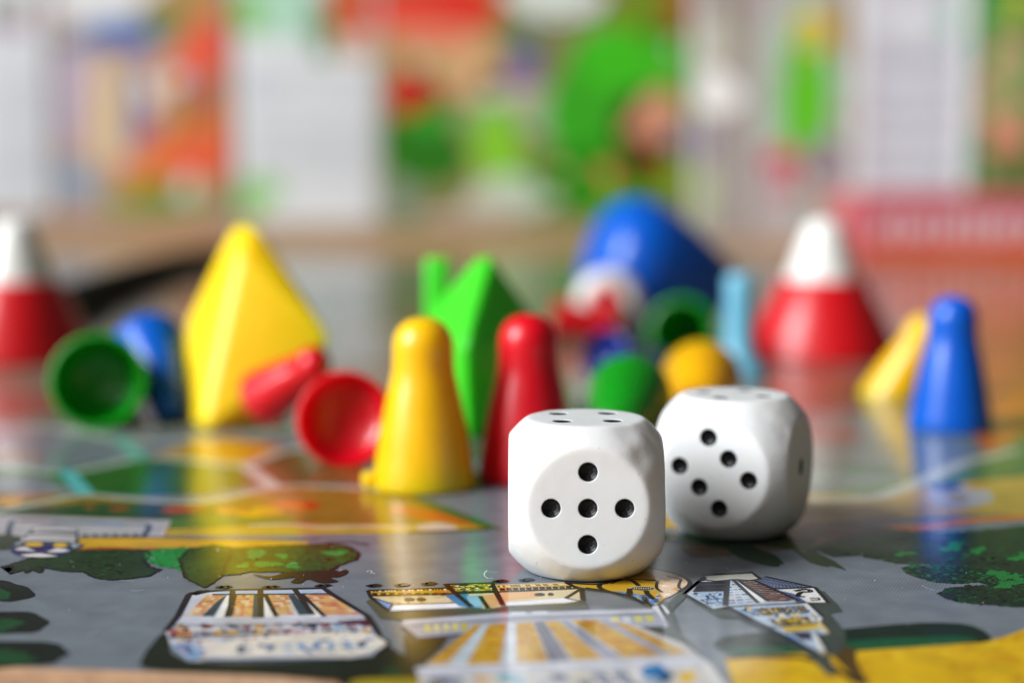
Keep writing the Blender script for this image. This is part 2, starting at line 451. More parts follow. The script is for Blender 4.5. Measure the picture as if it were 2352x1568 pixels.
for k, (x, y, rx, ry, c) in enumerate([(1080, 790, 140, 18, (176, 74, 34)), (700, 785, 60, 12, (150, 74, 40)), (530, 775, 40, 10, (140, 82, 44)), (1360, 800, 90, 20, (206, 130, 30)), (1470, 820, 80, 14, (214, 160, 26)),
                                       (1700, 765, 110, 20, (210, 120, 26)), (1830, 765, 44, 22, (196, 66, 24)), (1560, 800, 110, 22, (206, 158, 30)), (60, 740, 80, 26, (206, 146, 50)), (200, 700, 120, 14, (160, 116, 110)), (20, 480, 220, 30, (150, 110, 90))]):
    f.blob(x, y, rx, ry, c, 3, .25, 26, k)
# pale network of paths
for pts, wd in (([(-300, 320), (300, 310), (700, 380), (1100, 385), (1600, 330), (1800, 300)], 3.0), ([(700, 370), (830, 490)], 2.6), ([(-300, 510), (0, 530), (380, 570), (830, 490), (1100, 500), (1420, 530), (1650, 450), (1800, 430)], 2.4),
                ([(1420, 520), (1620, 660)], 2.4), ([(380, 560), (510, 700)], 2.0), ([(-300, 880), (0, 800), (300, 740), (510, 705), (800, 730), (1200, 745), (1620, 660), (1900, 655), (2400, 690)], 1.5)):
    f.line(spline(pts, 6, False), wd * .85, (170, 184, 170), 4)
f.line([(380, 560), (510, 700)], 2.2, (92, 178, 178), 5); f.line([(700, 370), (840, 495)], 2.6, (112, 170, 160), 5)
f.line(spline([F7(0, 0) and (1460, 885), (1700, 880), (1900, 895), (2100, 890), (2420, 895)], 8, False), 0.9, (206, 182, 168), 5)
f.poly([(2270, 800), (2330, 760), (2560, 800), (2870, 905), (2600, 860), (2500, 850)], (196, 92, 30), 4)
f.poly([(2400, 700), (2470, 720), (2690, 800), (2960, 905), (2870, 905), (2560, 790)], (46, 96, 40), 5)
f.poly([(2440, 890), (2560, 868), (2640, 880), (2690, 905), (2500, 912)], (214, 190, 176), 5, 3)
f.line([(2400, 925), (2880, 905)], .5, (52, 44, 30), 5)
f.build('printed_countryside', M['board'], board); bloc(C.objects['printed_countryside'])

# --- panel, emblem and hedge on the left
h = Print(F4, base=13)
h.poly([(-300, 370), (0, 378), (1600, 430), (1520, 578), (740, 584), (-300, 575)], (172, 168, 172), 0)
h.line([(-300, 372), (1600, 430), (1520, 578)], .35, (206, 190, 176), 1)
h.line(spline([(75, 560), (100, 470), (150, 425), (400, 430), (900, 450), (1330, 462), (1400, 480), (1390, 520), (1345, 585)], 6, False), .42, (52, 74, 92), 1)
h.line([(180, 432), (480, 440)], .8, (132, 90, 100), 2); h.line([(490, 445), (870, 455)], .8, (60, 84, 124), 2); h.line([(870, 458), (1180, 462)], .9, (36, 104, 164), 2)
h.line([(760, 572), (1340, 575)], .3, (60, 74, 84), 2)
for x in range(800, 1340, 95): h.line([(x, 555), (x, 580)], .3, (50, 64, 76), 2)
h.poly([(740, 588), (1350, 586), (1700, 590), (2352, 612), (2900, 630), (2900, 690), (2300, 700), (1500, 705), (700, 705)], (206, 158, 42), 1, 0, 3)
h.poly([(720, 690), (1000, 676), (1300, 690), (1560, 685), (1500, 712), (700, 716)], (150, 74, 32), 2, 0, 7)
h.line(spline([(740, 595), (1300, 588), (1800, 600), (2300, 612), (3000, 600)], 5, False), .22, (64, 52, 26), 2)
h.poly([(-400, 540), (120, 560), (250, 600), (200, 690), (-400, 720)], (44, 58, 36), 2, 0, 10)
hedge = h.poly([(0, 872), (250, 790), (480, 740), (700, 710), (1370, 705), (1420, 760), (1360, 800), (1400, 860), (1515, 890), (1400, 950), (1250, 970), (1050, 988), (900, 968), (780, 912), (600, 905), (400, 868), (375, 922), (300, 885), (255, 920), (220, 890), (88, 934), (150, 862)], (28, 52, 26), 3, 0, 7)
h.speckle(hedge, 260, 24, 5, [(12, 20, 10), (30, 62, 28), (10, 16, 8), (24, 50, 26), (40, 76, 36)], 4, 1)
br = h.poly([(1370, 730), (1500, 690), (1800, 678), (1700, 790), (1740, 925), (1650, 880), (1500, 862), (1352, 800)], (22, 134, 56), 5, 0, 9)
h.speckle(br, 90, 13, 5, [(36, 92, 50), (58, 140, 78), (30, 50, 28)], 6, 2)
md = h.poly([(1790, 690), (2000, 658), (2200, 690), (2420, 680), (2420, 890), (2250, 930), (2090, 942), (2000, 1012), (1920, 1058), (1830, 1012), (1740, 962), (1690, 790)], (38, 74, 24), 5, 0, 9)
h.speckle(md, 190, 20, 6, [(20, 44, 12), (40, 104, 34), (16, 22, 8), (56, 50, 18), (30, 84, 28)], 6, 3)
h.f = F5
rt = h.poly([(380, 500), (560, 482), (1000, 462), (1130, 470), (1200, 500), (1240, 532), (1215, 572), (1110, 602), (1050, 640), (840, 652), (500, 648), (430, 662), (320, 668), (360, 560)], (36, 82, 26), 7, 0, 6)
h.speckle(rt, 330, 13, 4, [(40, 28, 12), (36, 110, 40), (22, 44, 14), (50, 46, 18), (26, 22, 10)], 8, 4)
for (x, y, rx, ry) in [(540, 530, 50, 40), (620, 600, 80, 22), (790, 610, 60, 18), (1080, 525, 70, 22), (460, 610, 40, 16), (720, 545, 40, 16)]:
    h.blob(x, y, rx, ry, (34, 138, 56), 9, .5, 24)
h.line(rt + rt[:1], .22, (28, 20, 14), 9)
h.poly([(518, 664), (640, 682), (780, 650), (1060, 640), (1100, 650), (1150, 635), (1158, 660), (1100, 686), (1040, 690), (1095, 716), (980, 727), (890, 702), (840, 727), (776, 722), (805, 690), (640, 702)], (40, 26, 12), 9, 4)
h.line([(1020, 455), (1180, 450), (1300, 470)], .3, (52, 36, 34), 8)
h.f = F4
h.line(hedge + hedge[:1], .2, (20, 18, 14), 7); h.line(md + md[:1], .2, (22, 18, 12), 7)
# small printed badge: striped cap over a dark oval with pale wedges
h.poly([(80, 660), (150, 640), (250, 560), (300, 510), (400, 488), (520, 484), (735, 512), (738, 640), (800, 660), (760, 690), (640, 720), (150, 700)], (46, 66, 78), 10, 0)
for q in ([(320, 512), (420, 500), (600, 502), (722, 520), (718, 540), (560, 528), (400, 528), (300, 540)], [(262, 566), (380, 556), (560, 560), (716, 572), (712, 594), (540, 584), (360, 580), (244, 592)], [(205, 598), (360, 590), (540, 596), (710, 608), (706, 630), (520, 622), (330, 618), (188, 622)]):
    h.poly(q, (214, 204, 204), 11)
h.poly([(150, 640), (230, 630), (180, 660), (140, 664)], (160, 166, 174), 11); h.poly([(660, 640), (770, 660), (690, 690)], (160, 166, 174), 11)
h.blob(385, 715, 285, 62, (44, 36, 92), 11)
h.blob(320, 655, 88, 18, (232, 184, 34), 12); h.blob(568, 662, 68, 17, (232, 184, 34), 12)
h.poly([(136, 704), (180, 684), (240, 678), (340, 724)], (226, 220, 212), 12); h.poly([(430, 730), (530, 690), (600, 698), (662, 716), (560, 728)], (226, 220, 212), 12); h.poly([(190, 752), (380, 738), (545, 765), (400, 775), (260, 770)], (226, 220, 212), 12)
# dark bushes at the very edge
h.f = FL
for (x, y, rx, ry) in [(0, 1358, 74, 24), (10, 1430, 98, 27), (10, 1502, 160, 28)]:
    h.blob(x, y, rx, ry, (24, 32, 26), 3, .15, 30); h.blob(x - 20, y + 6, rx * .6, ry * .55, (30, 74, 42), 4, .3, 24)
h.build('printed_hedge', M['board'], board); bloc(C.objects['printed_hedge'])

# --- bushes on the right, plus the turned die's painted shade
s = Print(F6, base=13)
big = s.poly([(1150, 388), (1000, 330), (1250, 250), (1500, 215), (1900, 235), (2352, 190), (2800, 170), (2800, 640), (2352, 560), (2000, 470), (1800, 440), (1560, 432), (1440, 405), (1360, 396), (1330, 378), (1275, 384)], (30, 50, 28), 0, 0, 7)
s.speckle(big, 420, 20, 7, [(18, 32, 16), (26, 84, 38), (34, 66, 28), (14, 24, 12), (44, 70, 26)], 1, 5)
l1 = s.poly([(1575, 455), (1700, 440), (1950, 450), (2352, 500), (2352, 600), (2060, 548), (1900, 558), (1760, 540), (1640, 505)], (22, 40, 28), 2, 0, 6)
s.speckle(l1, 260, 15, 5, [(12, 86, 42), (10, 24, 14), (18, 104, 52), (12, 54, 28)], 3, 6)
l2 = s.poly([(1808, 620), (1860, 585), (2000, 570), (2352, 560), (2800, 590), (2800, 760), (2352, 705), (2100, 690), (1940, 672), (1850, 650)], (24, 38, 26), 4, 0, 6)
s.speckle(l2, 320, 16, 5, [(12, 82, 40), (10, 22, 12), (18, 66, 34), (12, 50, 26)], 5, 7)
for (x, y, rx, ry) in [(2200, 500, 90, 30), (2250, 560, 110, 24), (2300, 520, 60, 30), (1900, 330, 90, 30), (2060, 350, 60, 22), (1600, 370, 70, 18), (2330, 390, 70, 30)]:
    s.blob(x, y, rx * .8, ry * .8, (30, 116, 50), 6, .7, 26)
s.poly([(60, 260), (440, 330), (560, 390), (700, 432), (770, 448), (815, 445), (812, 430), (842, 430), (790, 380), (700, 345), (640, 320), (400, 250)], (14, 56, 24), 2, 3)
s.poly([(700, 300), (880, 330), (1000, 420), (1080, 445), (1135, 452), (1120, 440), (1236, 473), (1160, 415), (1050, 360), (900, 270)], (46, 62, 30), 2)
s.poly([(20, 245), (900, 250), (1040, 300), (880, 340), (690, 315), (400, 305), (120, 290)], (34, 36, 26), 1, 3)  # dark patch under the turned die: its shadow painted into the print
s.f = F9
dk = s.poly([(400, 985), (470, 940), (700, 910), (1000, 900), (1200, 890), (1700, 850), (2030, 870), (2140, 965), (1850, 985), (1300, 1025), (900, 1045), (600, 1050), (470, 1030)], (12, 36, 26), 2, 3)
s.poly([(500, 1010), (900, 1000), (1300, 960), (1800, 935), (2060, 950), (1850, 990), (1300, 1025), (900, 1045), (560, 1050)], (8, 84, 50), 3, 3)
s.poly([(470, 1062), (900, 1045), (1300, 1028), (1850, 990), (2140, 968), (2352, 890), (2900, 860), (2900, 1300), (540, 1300)], (214, 170, 14), 1, 0)
yl = [(470, 1062), (1300, 1028), (2140, 968), (2352, 890), (2352, 1220), (540, 1220)]
s.speckle(yl, 60, 60, 20, [(206, 156, 12), (220, 180, 24), (196, 140, 10)], 2, 9)
s.poly([(1120, 1000), (1280, 1010), (1300, 1100), (1380, 1240), (1330, 1240), (1180, 1090)], (84, 62, 22), 4, 3)
s.line(spline([(480, 1075), (700, 1060), (1000, 1080), (1180, 1150), (1330, 1240)], 6, False), .5, (60, 40, 16), 4)
s.build('printed_bushes', M['board'], board); bloc(C.objects['printed_bushes'])

# --- printed building with orange bays (front left)
a = Print(F1, base=20)
a.poly([(55, 730), (120, 640), (250, 540), (430, 780), (1780, 765), (2050, 715), (2130, 640), (2345, 800), (2352, 910), (2000, 960), (1200, 905), (600, 880), (60, 845)], (26, 34, 22), 0, 3)
a.poly([(430, 215), (600, 182), (800, 172), (1590, 160), (1660, 205), (1960, 390), (2050, 520), (2070, 570), (2135, 610), (2122, 660), (2030, 722), (1750, 762), (600, 782), (430, 772), (285, 640), (240, 530), (340, 400)], (196, 197, 206), 1)
OR = [(206, 120, 44), (214, 160, 60), (192, 84, 34), (222, 190, 150), (200, 140, 50)]
def bay(q, seed):
    a.poly(q, (212, 176, 132), 2); a.grid(q, 5, 8, 1.0, .8, OR, 3, seed); a.hatch(q, 9, .1, (226, 214, 200), 4)
bay([(590, 215), (745, 212), (640, 398), (420, 385)], 1); bay([(830, 215), (990, 212), (990, 400), (790, 402)], 2)
bay([(1105, 215), (1285, 212), (1345, 382), (1190, 384)], 3); bay([(1415, 205), (1640, 205), (1905, 385), (1610, 388)], 4)
for q in ([(690, 262), (762, 215), (650, 400), (548, 396)], [(995, 212), (1048, 212), (1056, 412), (980, 412)], [(1288, 218), (1342, 214), (1495, 382), (1380, 388)]):
    a.poly(q, (42, 66, 78), 5)
for q in ([(768, 212), (818, 200), (762, 402), (668, 412)], [(1055, 212), (1088, 212), (1184, 402), (1066, 412)], [(1352, 200), (1394, 200), (1595, 402), (1490, 404)]):
    a.poly(q, (232, 229, 222), 5)
for q in ([(690, 188), (785, 182), (785, 205), (660, 210)], [(835, 180), (1040, 178), (1040, 204), (830, 206)], [(1085, 178), (1330, 174), (1330, 204), (1080, 206)], [(1362, 174), (1590, 170), (1610, 196), (1366, 202)]):
    a.poly(q, (176, 196, 222), 5)
for pts, wd in (([(440, 212), (620, 184), (830, 172), (1590, 158)], .42), ([(1590, 158), (1660, 208), (1960, 392), (2045, 520)], .36), ([(440, 212), (345, 400), (240, 530)], .4), ([(640, 212), (1640, 206)], .28), ([(815, 175), (800, 300), (765, 405)], .34), ([(1050, 170), (1060, 410)], .34),
                ([(1345, 168), (1500, 385)], .34), ([(1090, 210), (1190, 402)], .28), ([(1400, 205), (1600, 400)], .28), ([(830, 210), (790, 402)], .26), ([(2045, 520), (2070, 575), (2135, 612), (2122, 662), (2030, 724)], .3)):
    a.line(pts, wd, (30, 28, 34), 6)
a.poly([(380, 420), (1200, 410), (1940, 392), (1970, 420), (1200, 448), (340, 460)], (206, 206, 216), 5)
a.line([(370, 440), (1200, 430), (1960, 408)], .2, (90, 90, 110), 6)
a.poly([(1700, 440), (1970, 424), (1995, 470), (1780, 470)], (92, 28, 48), 6)
a.grid([(330, 470), (1990, 450), (2030, 545), (280, 560)], 15, 2, .72, .62, [(120, 160, 190), (44, 56, 66), (204, 150, 74), (190, 150, 160), (60, 90, 130), (210, 210, 212), (150, 60, 60), (214, 170, 60)], 6, 12)
a.poly([(700, 640), (1000, 585), (1300, 556), (1700, 524), (1960, 540), (2118, 612), (2106, 652), (1980, 700), (1750, 745), (1200, 735), (700, 742)], (222, 212, 198), 7, 3)
a.grid([(820, 640), (2000, 590), (1960, 680), (820, 710)], 9, 1, .5, .6, [(70, 110, 160), (110, 150, 190), (60, 64, 84), (190, 196, 206)], 8, 5)
a.poly([(520, 600), (700, 600), (665, 770), (560, 750)], (220, 208, 200), 7); a.poly([(260, 520), (470, 520), (440, 580), (290, 570)], (168, 70, 60), 7); a.poly([(330, 540), (470, 545), (440, 610), (350, 600)], (214, 160, 60), 8)
a.poly([(290, 640), (520, 620), (560, 750), (430, 770)], (126, 160, 200), 7)
a.grid([(300, 640), (520, 625), (550, 740), (420, 760)], 3, 3, .6, .6, [(60, 96, 150), (206, 210, 220)], 8, 6)
a.poly([(600, 745), (1750, 745), (1800, 765), (600, 782)], (176, 186, 204), 8)
for (x, y) in [(740, 150), (1140, 150), (1590, 138), (500, 205), (560, 190)]:
    a.line(spline([(x - 60, y + 8), (x - 25, y - 8), (x, y + 6), (x + 25, y - 10), (x + 55, y)], 5, False), .4, (34, 32, 30), 6); a.blob(x + 10, y, 20, 9, (40, 36, 34), 6, .4, 12)
a.speckle([(290, 470), (1990, 450), (2040, 540), (1300, 560), (700, 620), (300, 590)], 150, 26, 8, [(30, 34, 44), (60, 96, 150), (196, 130, 60), (120, 40, 44), (226, 226, 230), (24, 26, 34)], 9, 21)
a.speckle([(760, 640), (1960, 580), (2060, 620), (1900, 700), (760, 730)], 70, 34, 9, [(50, 90, 150), (130, 166, 204), (70, 74, 96), (236, 228, 216)], 10, 22)
a.speckle([(290, 600), (520, 560), (600, 740), (430, 770)], 40, 26, 10, [(40, 60, 100), (220, 214, 210), (110, 150, 196), (170, 90, 60)], 10, 23)
for (q0, q1) in (((300, 480), (2000, 455)), ((270, 565), (1300, 545)), ((560, 775), (1800, 760))): a.line([q0, q1], .24, (40, 40, 56), 11)
a.build('printed_bay_building', M['board'], board); bloc(C.objects['printed_bay_building'])

# --- printed long building in front of the die
b = Print(F2, base=20)
b.poly([(115, 320), (150, 300), (280, 395), (1130, 358), (1690, 305), (1735, 370), (1140, 402), (900, 442), (400, 455), (220, 442)], (78, 80, 64), 0)
b.poly([(130, 240), (700, 220), (690, 192), (1030, 184), (1052, 198), (1560, 180), (1645, 228), (1674, 226), (1684, 312), (1560, 332), (1120, 352), (1000, 372), (860, 362), (280, 388), (145, 290)], (216, 198, 160), 1)
b.poly([(150, 240), (720, 224), (740, 262), (160, 277)], (200, 146, 46), 2); b.grid([(160, 236), (715, 222), (722, 240), (165, 254)], 26, 1, .55, .6, [(34, 28, 20), (240, 236, 226)], 3, 1)
b.grid([(165, 256), (722, 242), (738, 262), (165, 276)], 9, 1, .8, .8, [(214, 160, 40), (190, 120, 40), (170, 150, 60)], 3, 2)
b.poly([(700, 198), (1030, 186), (1075, 250), (960, 262), (745, 256)], (150, 122, 36), 2); b.grid([(720, 205), (1020, 195), (1060, 250), (750, 256)], 9, 3, .7, .6, [(200, 170, 60), (40, 36, 24), (110, 130, 80), (222, 210, 160)], 3, 3)
b.poly([(1052, 200), (1570, 184), (1645, 214), (1085, 246)], (196, 160, 70), 2); b.grid([(1060, 202), (1560, 186), (1600, 202), (1075, 220)], 28, 1, .55, .6, [(40, 34, 24), (236, 226, 190)], 3, 4); b.grid([(1080, 222), (1600, 204), (1640, 214), (1090, 242)], 12, 1, .8, .8, [(206, 160, 50), (170, 140, 80), (186, 120, 60)], 3, 5)
b.poly([(150, 288), (310, 338), (270, 380)], (112, 150, 212), 3); b.poly([(310, 350), (760, 334), (835, 360), (285, 388)], (238, 238, 246), 3)
b.poly([(1105, 332), (1560, 294), (1668, 318), (1120, 352)], (234, 234, 242), 3); b.poly([(676, 268), (850, 266), (960, 372), (790, 355)], (62, 128, 172), 4); b.poly([(840, 280), (940, 276), (960, 365), (880, 358)], (140, 184, 206), 5)
b.poly([(950, 280), (1052, 264), (1096, 340), (1000, 368)], (218, 166, 110), 5); b.poly([(1060, 262), (1340, 246), (1360, 290), (1090, 318)], (220, 170, 116), 3)
for (x, y, rx, ry) in [(430, 306, 42, 15), (515, 306, 34, 15), (1372, 270, 42, 12), (1452, 268, 22, 12)]: b.blob(x, y, rx, ry, (36, 32, 28), 5, .1, 20)
K = (26, 22, 20)
for pts, wd in (([(130, 240), (720, 222)], .3), ([(150, 280), (740, 264), (1060, 252), (1640, 226)], .3), ([(130, 240), (150, 290), (280, 388)], .24), ([(700, 196), (1030, 185), (1050, 240), (1110, 350)], .34), ([(690, 192), (760, 260), (880, 358)], .34), ([(940, 280), (1000, 370)], .28), ([(1560, 180), (1650, 228), (1674, 226), (1684, 312)], .28),
                ([(1560, 296), (1672, 228)], .26), ([(1560, 296), (1668, 318)], .18), ([(310, 342), (760, 330)], .14), ([(740, 252), (1070, 244)], .3), ([(150, 288), (310, 340), (280, 386)], .14)):
    b.line(pts, wd, K, 6)
for (x, y) in [(180, 204), (385, 198), (580, 190), (1095, 172), (1285, 162)]:
    b.line(spline([(x - 50, y - 4), (x - 20, y + 6), (x + 5, y - 6), (x + 35, y + 4)], 5, False), .45, K, 6); b.blob(x + 18, y, 24, 9, K, 6, .3, 14)
# striped roof block at the bottom edge
b.poly([(395, 560), (720, 555), (540, 760), (470, 800), (90, 800), (240, 740), (400, 690)], (52, 50, 36), 0, 2)
b.poly([(-60, 745), (200, 720), (470, 760), (520, 940), (-60, 940)], (22, 30, 16), 1, 2); b.blob(300, 830, 90, 30, (18, 60, 28), 2, .3); b.poly([(0, 900), (80, 880), (500, 868), (520, 960), (0, 960)], (160, 138, 22), 2)
b.poly([(2080, 500), (2280, 500), (2330, 480), (2560, 740), (2480, 760), (2300, 640)], (62, 70, 64), 0, 2)
b.poly([(380, 455), (1150, 396), (2190, 368), (2225, 400), (2310, 500), (2080, 505), (1900, 500), (860, 560), (480, 592), (375, 505)], (164, 166, 180), 7)
b.line([(385, 470), (1150, 420), (2200, 388)], .5, (206, 206, 214), 8); b.line([(430, 500), (860, 470), (1300, 440), (2200, 412)], .3, (104, 104, 122), 8)
b.grid([(520, 488), (860, 470), (860, 530), (540, 545)], 5, 1, .66, .9, [(206, 196, 110), (190, 170, 70), (214, 206, 150)], 8, 3); b.grid([(1870, 432), (2200, 418), (2220, 466), (1890, 480)], 4, 1, .66, .9, [(206, 200, 110), (200, 206, 212), (196, 190, 90)], 8, 4); b.grid([(1140, 396), (1450, 388), (1460, 415), (1140, 425)], 2, 1, .7, .9, [(206, 216, 230)], 8, 2)
b.line([(480, 588), (860, 556)], .3, (70, 70, 84), 8); b.line([(375, 500), (480, 588)], .3, (70, 70, 84), 8)
b.poly([(900, 488), (1300, 470), (1900, 455), (2060, 490), (2420, 630), (2560, 740), (2400, 760), (1300, 780), (540, 790)], (186, 180, 178), 9)
YL = [(206, 154, 30), (214, 170, 50), (190, 130, 26), (196, 160, 70)]
for k, q in enumerate(([(905, 490), (958, 484), (700, 766), (555, 775)], [(1010, 488), (1130, 476), (1080, 774), (842, 780)], [(1205, 476), (1320, 470), (1435, 760), (1210, 774)], [(1410, 466), (1510, 464), (1830, 735), (1620, 748)], [(1600, 456), (1780, 454), (2240, 705), (1990, 724)], [(1900, 470), (2010, 490), (2440, 690), (2330, 705)])):
    b.poly(q, (200, 150, 40), 10); b.grid(q, 3, 13, 1.0, .78, YL, 11, k); b.hatch(q, 16, .10, (150, 106, 40), 12)
for q, c in (([(960, 490), (1000, 486), (830, 776), (740, 778)], (184, 196, 206)), ([(1140, 476), (1198, 476), (1192, 774), (1110, 776)], (200, 206, 212)), ([(1330, 470), (1400, 466), (1600, 748), (1450, 758)], (88, 90, 108)), ([(1520, 465), (1580, 464), (1970, 728), (1850, 736)], (140, 142, 160)), ([(1790, 452), (1850, 452), (2352, 700), (2260, 712)], (150, 152, 168))):
    b.poly(q, c, 10)
b.hatch([(1340, 475), (1400, 470), (1600, 748), (1470, 755)], 14, .14, (190, 190, 200), 11)
b.poly([(470, 800), (1300, 765), (2352, 735), (2560, 735), (2600, 775), (2352, 800), (1300, 832), (500, 868)], (202, 202, 212), 13); b.line([(480, 830), (1300, 800), (2560, 760)], .3, (150, 150, 170), 14)
b.poly([(500, 868), (1300, 832), (2580, 785), (2760, 980), (500, 980)], (196, 190, 184), 13)
b.grid([(540, 880), (2300, 810), (2450, 940), (540, 960)], 12, 2, .7, .7, [(206, 196, 170), (140, 170, 190), (190, 140, 60), (60, 84, 120), (214, 210, 206), (180, 176, 190)], 14, 8)
b.blob(2210, 835, 120, 46, (24, 116, 176), 15, .3); b.blob(2280, 870, 60, 40, (16, 74, 124), 16, .3); b.blob(2440, 870, 60, 50, (216, 176, 40), 15, .2); b.blob(660, 890, 80, 26, (34, 62, 104), 15, .3); b.blob(1140, 875, 76, 34, (116, 164, 178), 15, .2); b.blob(950, 880, 70, 20, (206, 150, 60), 15, .2)
b.poly([(2540, 760), (2600, 770), (2770, 980), (2640, 980)], (212, 208, 204), 16)
b.speckle([(170, 282), (700, 270), (760, 330), (330, 345)], 26, 22, 6, [(206, 176, 130), (226, 214, 190), (190, 150, 100)], 4, 41)
b.speckle([(705, 200), (1030, 190), (1070, 245), (750, 255)], 60, 14, 5, [(24, 22, 14), (214, 180, 60), (60, 90, 60), (232, 224, 180)], 5, 42)
for k in range(9): b.line([(180 + k * 62, 258), (178 + k * 62, 276)], .3, K, 6)
for k in range(11): b.line([(1100 + k * 48, 224 - k * 1.6), (1104 + k * 48, 242 - k * 1.6)], .3, K, 6)
b.build('printed_long_building', M['board'], board); bloc(C.objects['printed_long_building'])

# --- printed dome and tower
c = Print(F3, base=20)
c.poly([(-260, 240), (0, 280), (200, 305), (430, 380), (540, 440), (640, 470), (820, 700), (760, 720), (640, 600), (740, 440), (880, 300), (860, 230), (700, 380), (300, 320), (0, 250)], (70, 80, 76), 0)
dome = c.poly([(-180, 215), (150, 222), (480, 98), (620, 108), (780, 148), (865, 200), (862, 242), (780, 292), (660, 352), (560, 422), (490, 400), (360, 332), (180, 292), (-20, 262)], (202, 158, 40), 1, 2)
c.poly([(560, 110), (640, 112), (780, 150), (864, 200), (860, 242), (780, 290), (660, 350), (600, 260), (580, 190)], (226, 192, 156), 2, 2)
c.speckle([(600, 120), (780, 160), (850, 210), (780, 280), (660, 330), (600, 240)], 30, 24, 10, [(232, 176, 140), (222, 206, 180), (214, 160, 70), (236, 220, 196)], 3, 3)
c.poly([(150, 290), (360, 330), (490, 400), (560, 420), (620, 370), (480, 320), (300, 290)], (96, 140, 184), 2); c.speckle([(360, 320), (620, 320), (640, 360), (560, 420), (480, 390)], 24, 20, 8, [(214, 170, 60), (64, 108, 170), (222, 206, 180), (40, 60, 90)], 3, 4)
c.blob(470, 268, 130, 22, (186, 170, 120), 3); c.blob(470, 268, 100, 15, (34, 32, 34), 4); c.grid([(390, 258), (550, 258), (550, 276), (390, 276)], 8, 1, .5, .8, [(190, 180, 150)], 5)
for pts, wd in (([(-180, 218), (150, 225), (480, 98), (620, 108), (780, 148), (865, 200), (862, 242), (780, 292)], .26), ([(330, 195), (380, 200), (440, 245)], .3), ([(110, 230), (100, 255), (160, 285), (330, 325), (360, 268)], .3), ([(600, 205), (590, 260), (640, 300)], .2), ([(800, 190), (780, 240), (790, 270)], .18), ([(500, 285), (520, 320), (570, 360)], .34), ([(360, 280), (365, 325)], .34),
                ([(500, 195), (590, 200)], .18), ([(680, 160), (800, 190)], .16), ([(-20, 262), (180, 292), (360, 332), (490, 400)], .3), ([(480, 335), (510, 390), (560, 420)], .3), ([(200, 225), (330, 190), (590, 195)], .14)):
    c.line(spline(pts, 4, False), wd, (28, 24, 22), 6)
for q in ([(545, 415), (600, 410), (690, 590), (655, 600)], [(620, 400), (650, 410), (700, 470), (690, 490)]): c.poly(q, (222, 222, 226), 4)
# tower
c.poly([(830, 330), (1180, 440), (1540, 640), (1980, 830), (2060, 830), (2130, 1010), (2060, 1010), (1900, 850), (1560, 660), (1300, 525), (1130, 515), (1050, 470)], (66, 76, 72), 0, 0)
c.poly([(1990, 285), (2060, 330), (2180, 462), (2070, 480), (2210, 650), (2170, 800), (2060, 840), (1980, 640), (1900, 420)], (66, 74, 68), 0, 2)
c.poly([(955, 205), (1030, 198), (1470, 188), (1520, 165), (1945, 258), (2058, 388), (1890, 392), (1190, 420), (1060, 442), (826, 312)], (190, 198, 210), 1)
c.poly([(1000, 160), (1430, 138), (1475, 188), (1300, 195), (1240, 185), (1080, 205), (1030, 198)], (196, 194, 182), 2); c.line([(985, 158), (1200, 138), (1400, 126), (1480, 186), (1380, 198), (1280, 190), (1100, 205), (1020, 196)], .26, (30, 28, 30), 5)
c.hatch([(950, 215), (1190, 205), (1180, 290), (900, 290)], 7, .24, (52, 62, 84), 3); c.hatch([(900, 290), (1180, 290), (1180, 410), (1060, 435)], 5, .16, (90, 130, 180), 3)
c.grid([(880, 318), (1160, 300), (1160, 400), (1050, 425)], 5, 3, .6, .6, [(110, 160, 206), (60, 90, 140), (150, 190, 220)], 4, 4)
c.poly([(1200, 196), (1262, 196), (1452, 392), (1190, 412)], (196, 206, 220), 2); c.grid([(1205, 200), (1260, 200), (1440, 390), (1195, 405)], 3, 9, .8, .5, [(120, 166, 206), (170, 140, 130), (84, 110, 150), (206, 190, 180)], 3, 6)
c.poly([(1290, 196), (1410, 190), (1810, 372), (1550, 382)], (120, 104, 108), 2); c.grid([(1292, 198), (1405, 192), (1800, 372), (1555, 380)], 4, 12, .82, .6, [(196, 120, 70), (206, 196, 190), (70, 74, 96), (180, 150, 90), (150, 74, 60)], 3, 7)
c.poly([(1420, 190), (1520, 166), (1940, 256), (1600, 268)], (34, 40, 60), 2); c.hatch([(1425, 192), (1520, 170), (1900, 252), (1600, 266)], 8, .16, (150, 160, 186), 3); c.hatch([(1425, 192), (1520, 170), (1900, 252), (1600, 266)], 9, .14, (84, 92, 120), 4, False)
c.poly([(1600, 275), (1760, 280), (1890, 390), (1800, 392)], (110, 130, 180), 2); c.hatch([(1600, 275), (1760, 280), (1890, 390), (1800, 392)], 9, .16, (40, 40, 60), 3)
c.poly([(1250, 196), (1288, 196), (1545, 376), (1462, 392)], (226, 226, 226), 5); c.poly([(1630, 282), (1948, 262), (2056, 386), (1884, 388), (1760, 310)], (228, 226, 222), 5)
c.line(spline([(1770, 290), (1850, 276), (1900, 282), (1900, 296), (1830, 300), (1800, 330), (1860, 340)], 5, False), .34, (24, 24, 28), 6); c.line([(1900, 350), (1980, 350), (1980, 366), (1910, 368)], .24, (24, 24, 28), 6)
for pts, wd in (([(955, 205), (826, 312), (1060, 442), (1180, 440)], .22), ([(1195, 198), (1180, 415)], .34), ([(1250, 196), (1462, 392)], .26), ([(1288, 196), (1545, 376)], .26), ([(1410, 190), (1810, 372)], .26), ([(1520, 165), (1945, 258), (2058, 388), (1890, 392)], .26), ([(900, 292), (1180, 288)], .24), ([(1600, 268), (1940, 258)], .3)):
    c.line(pts, wd, (28, 28, 34), 6)
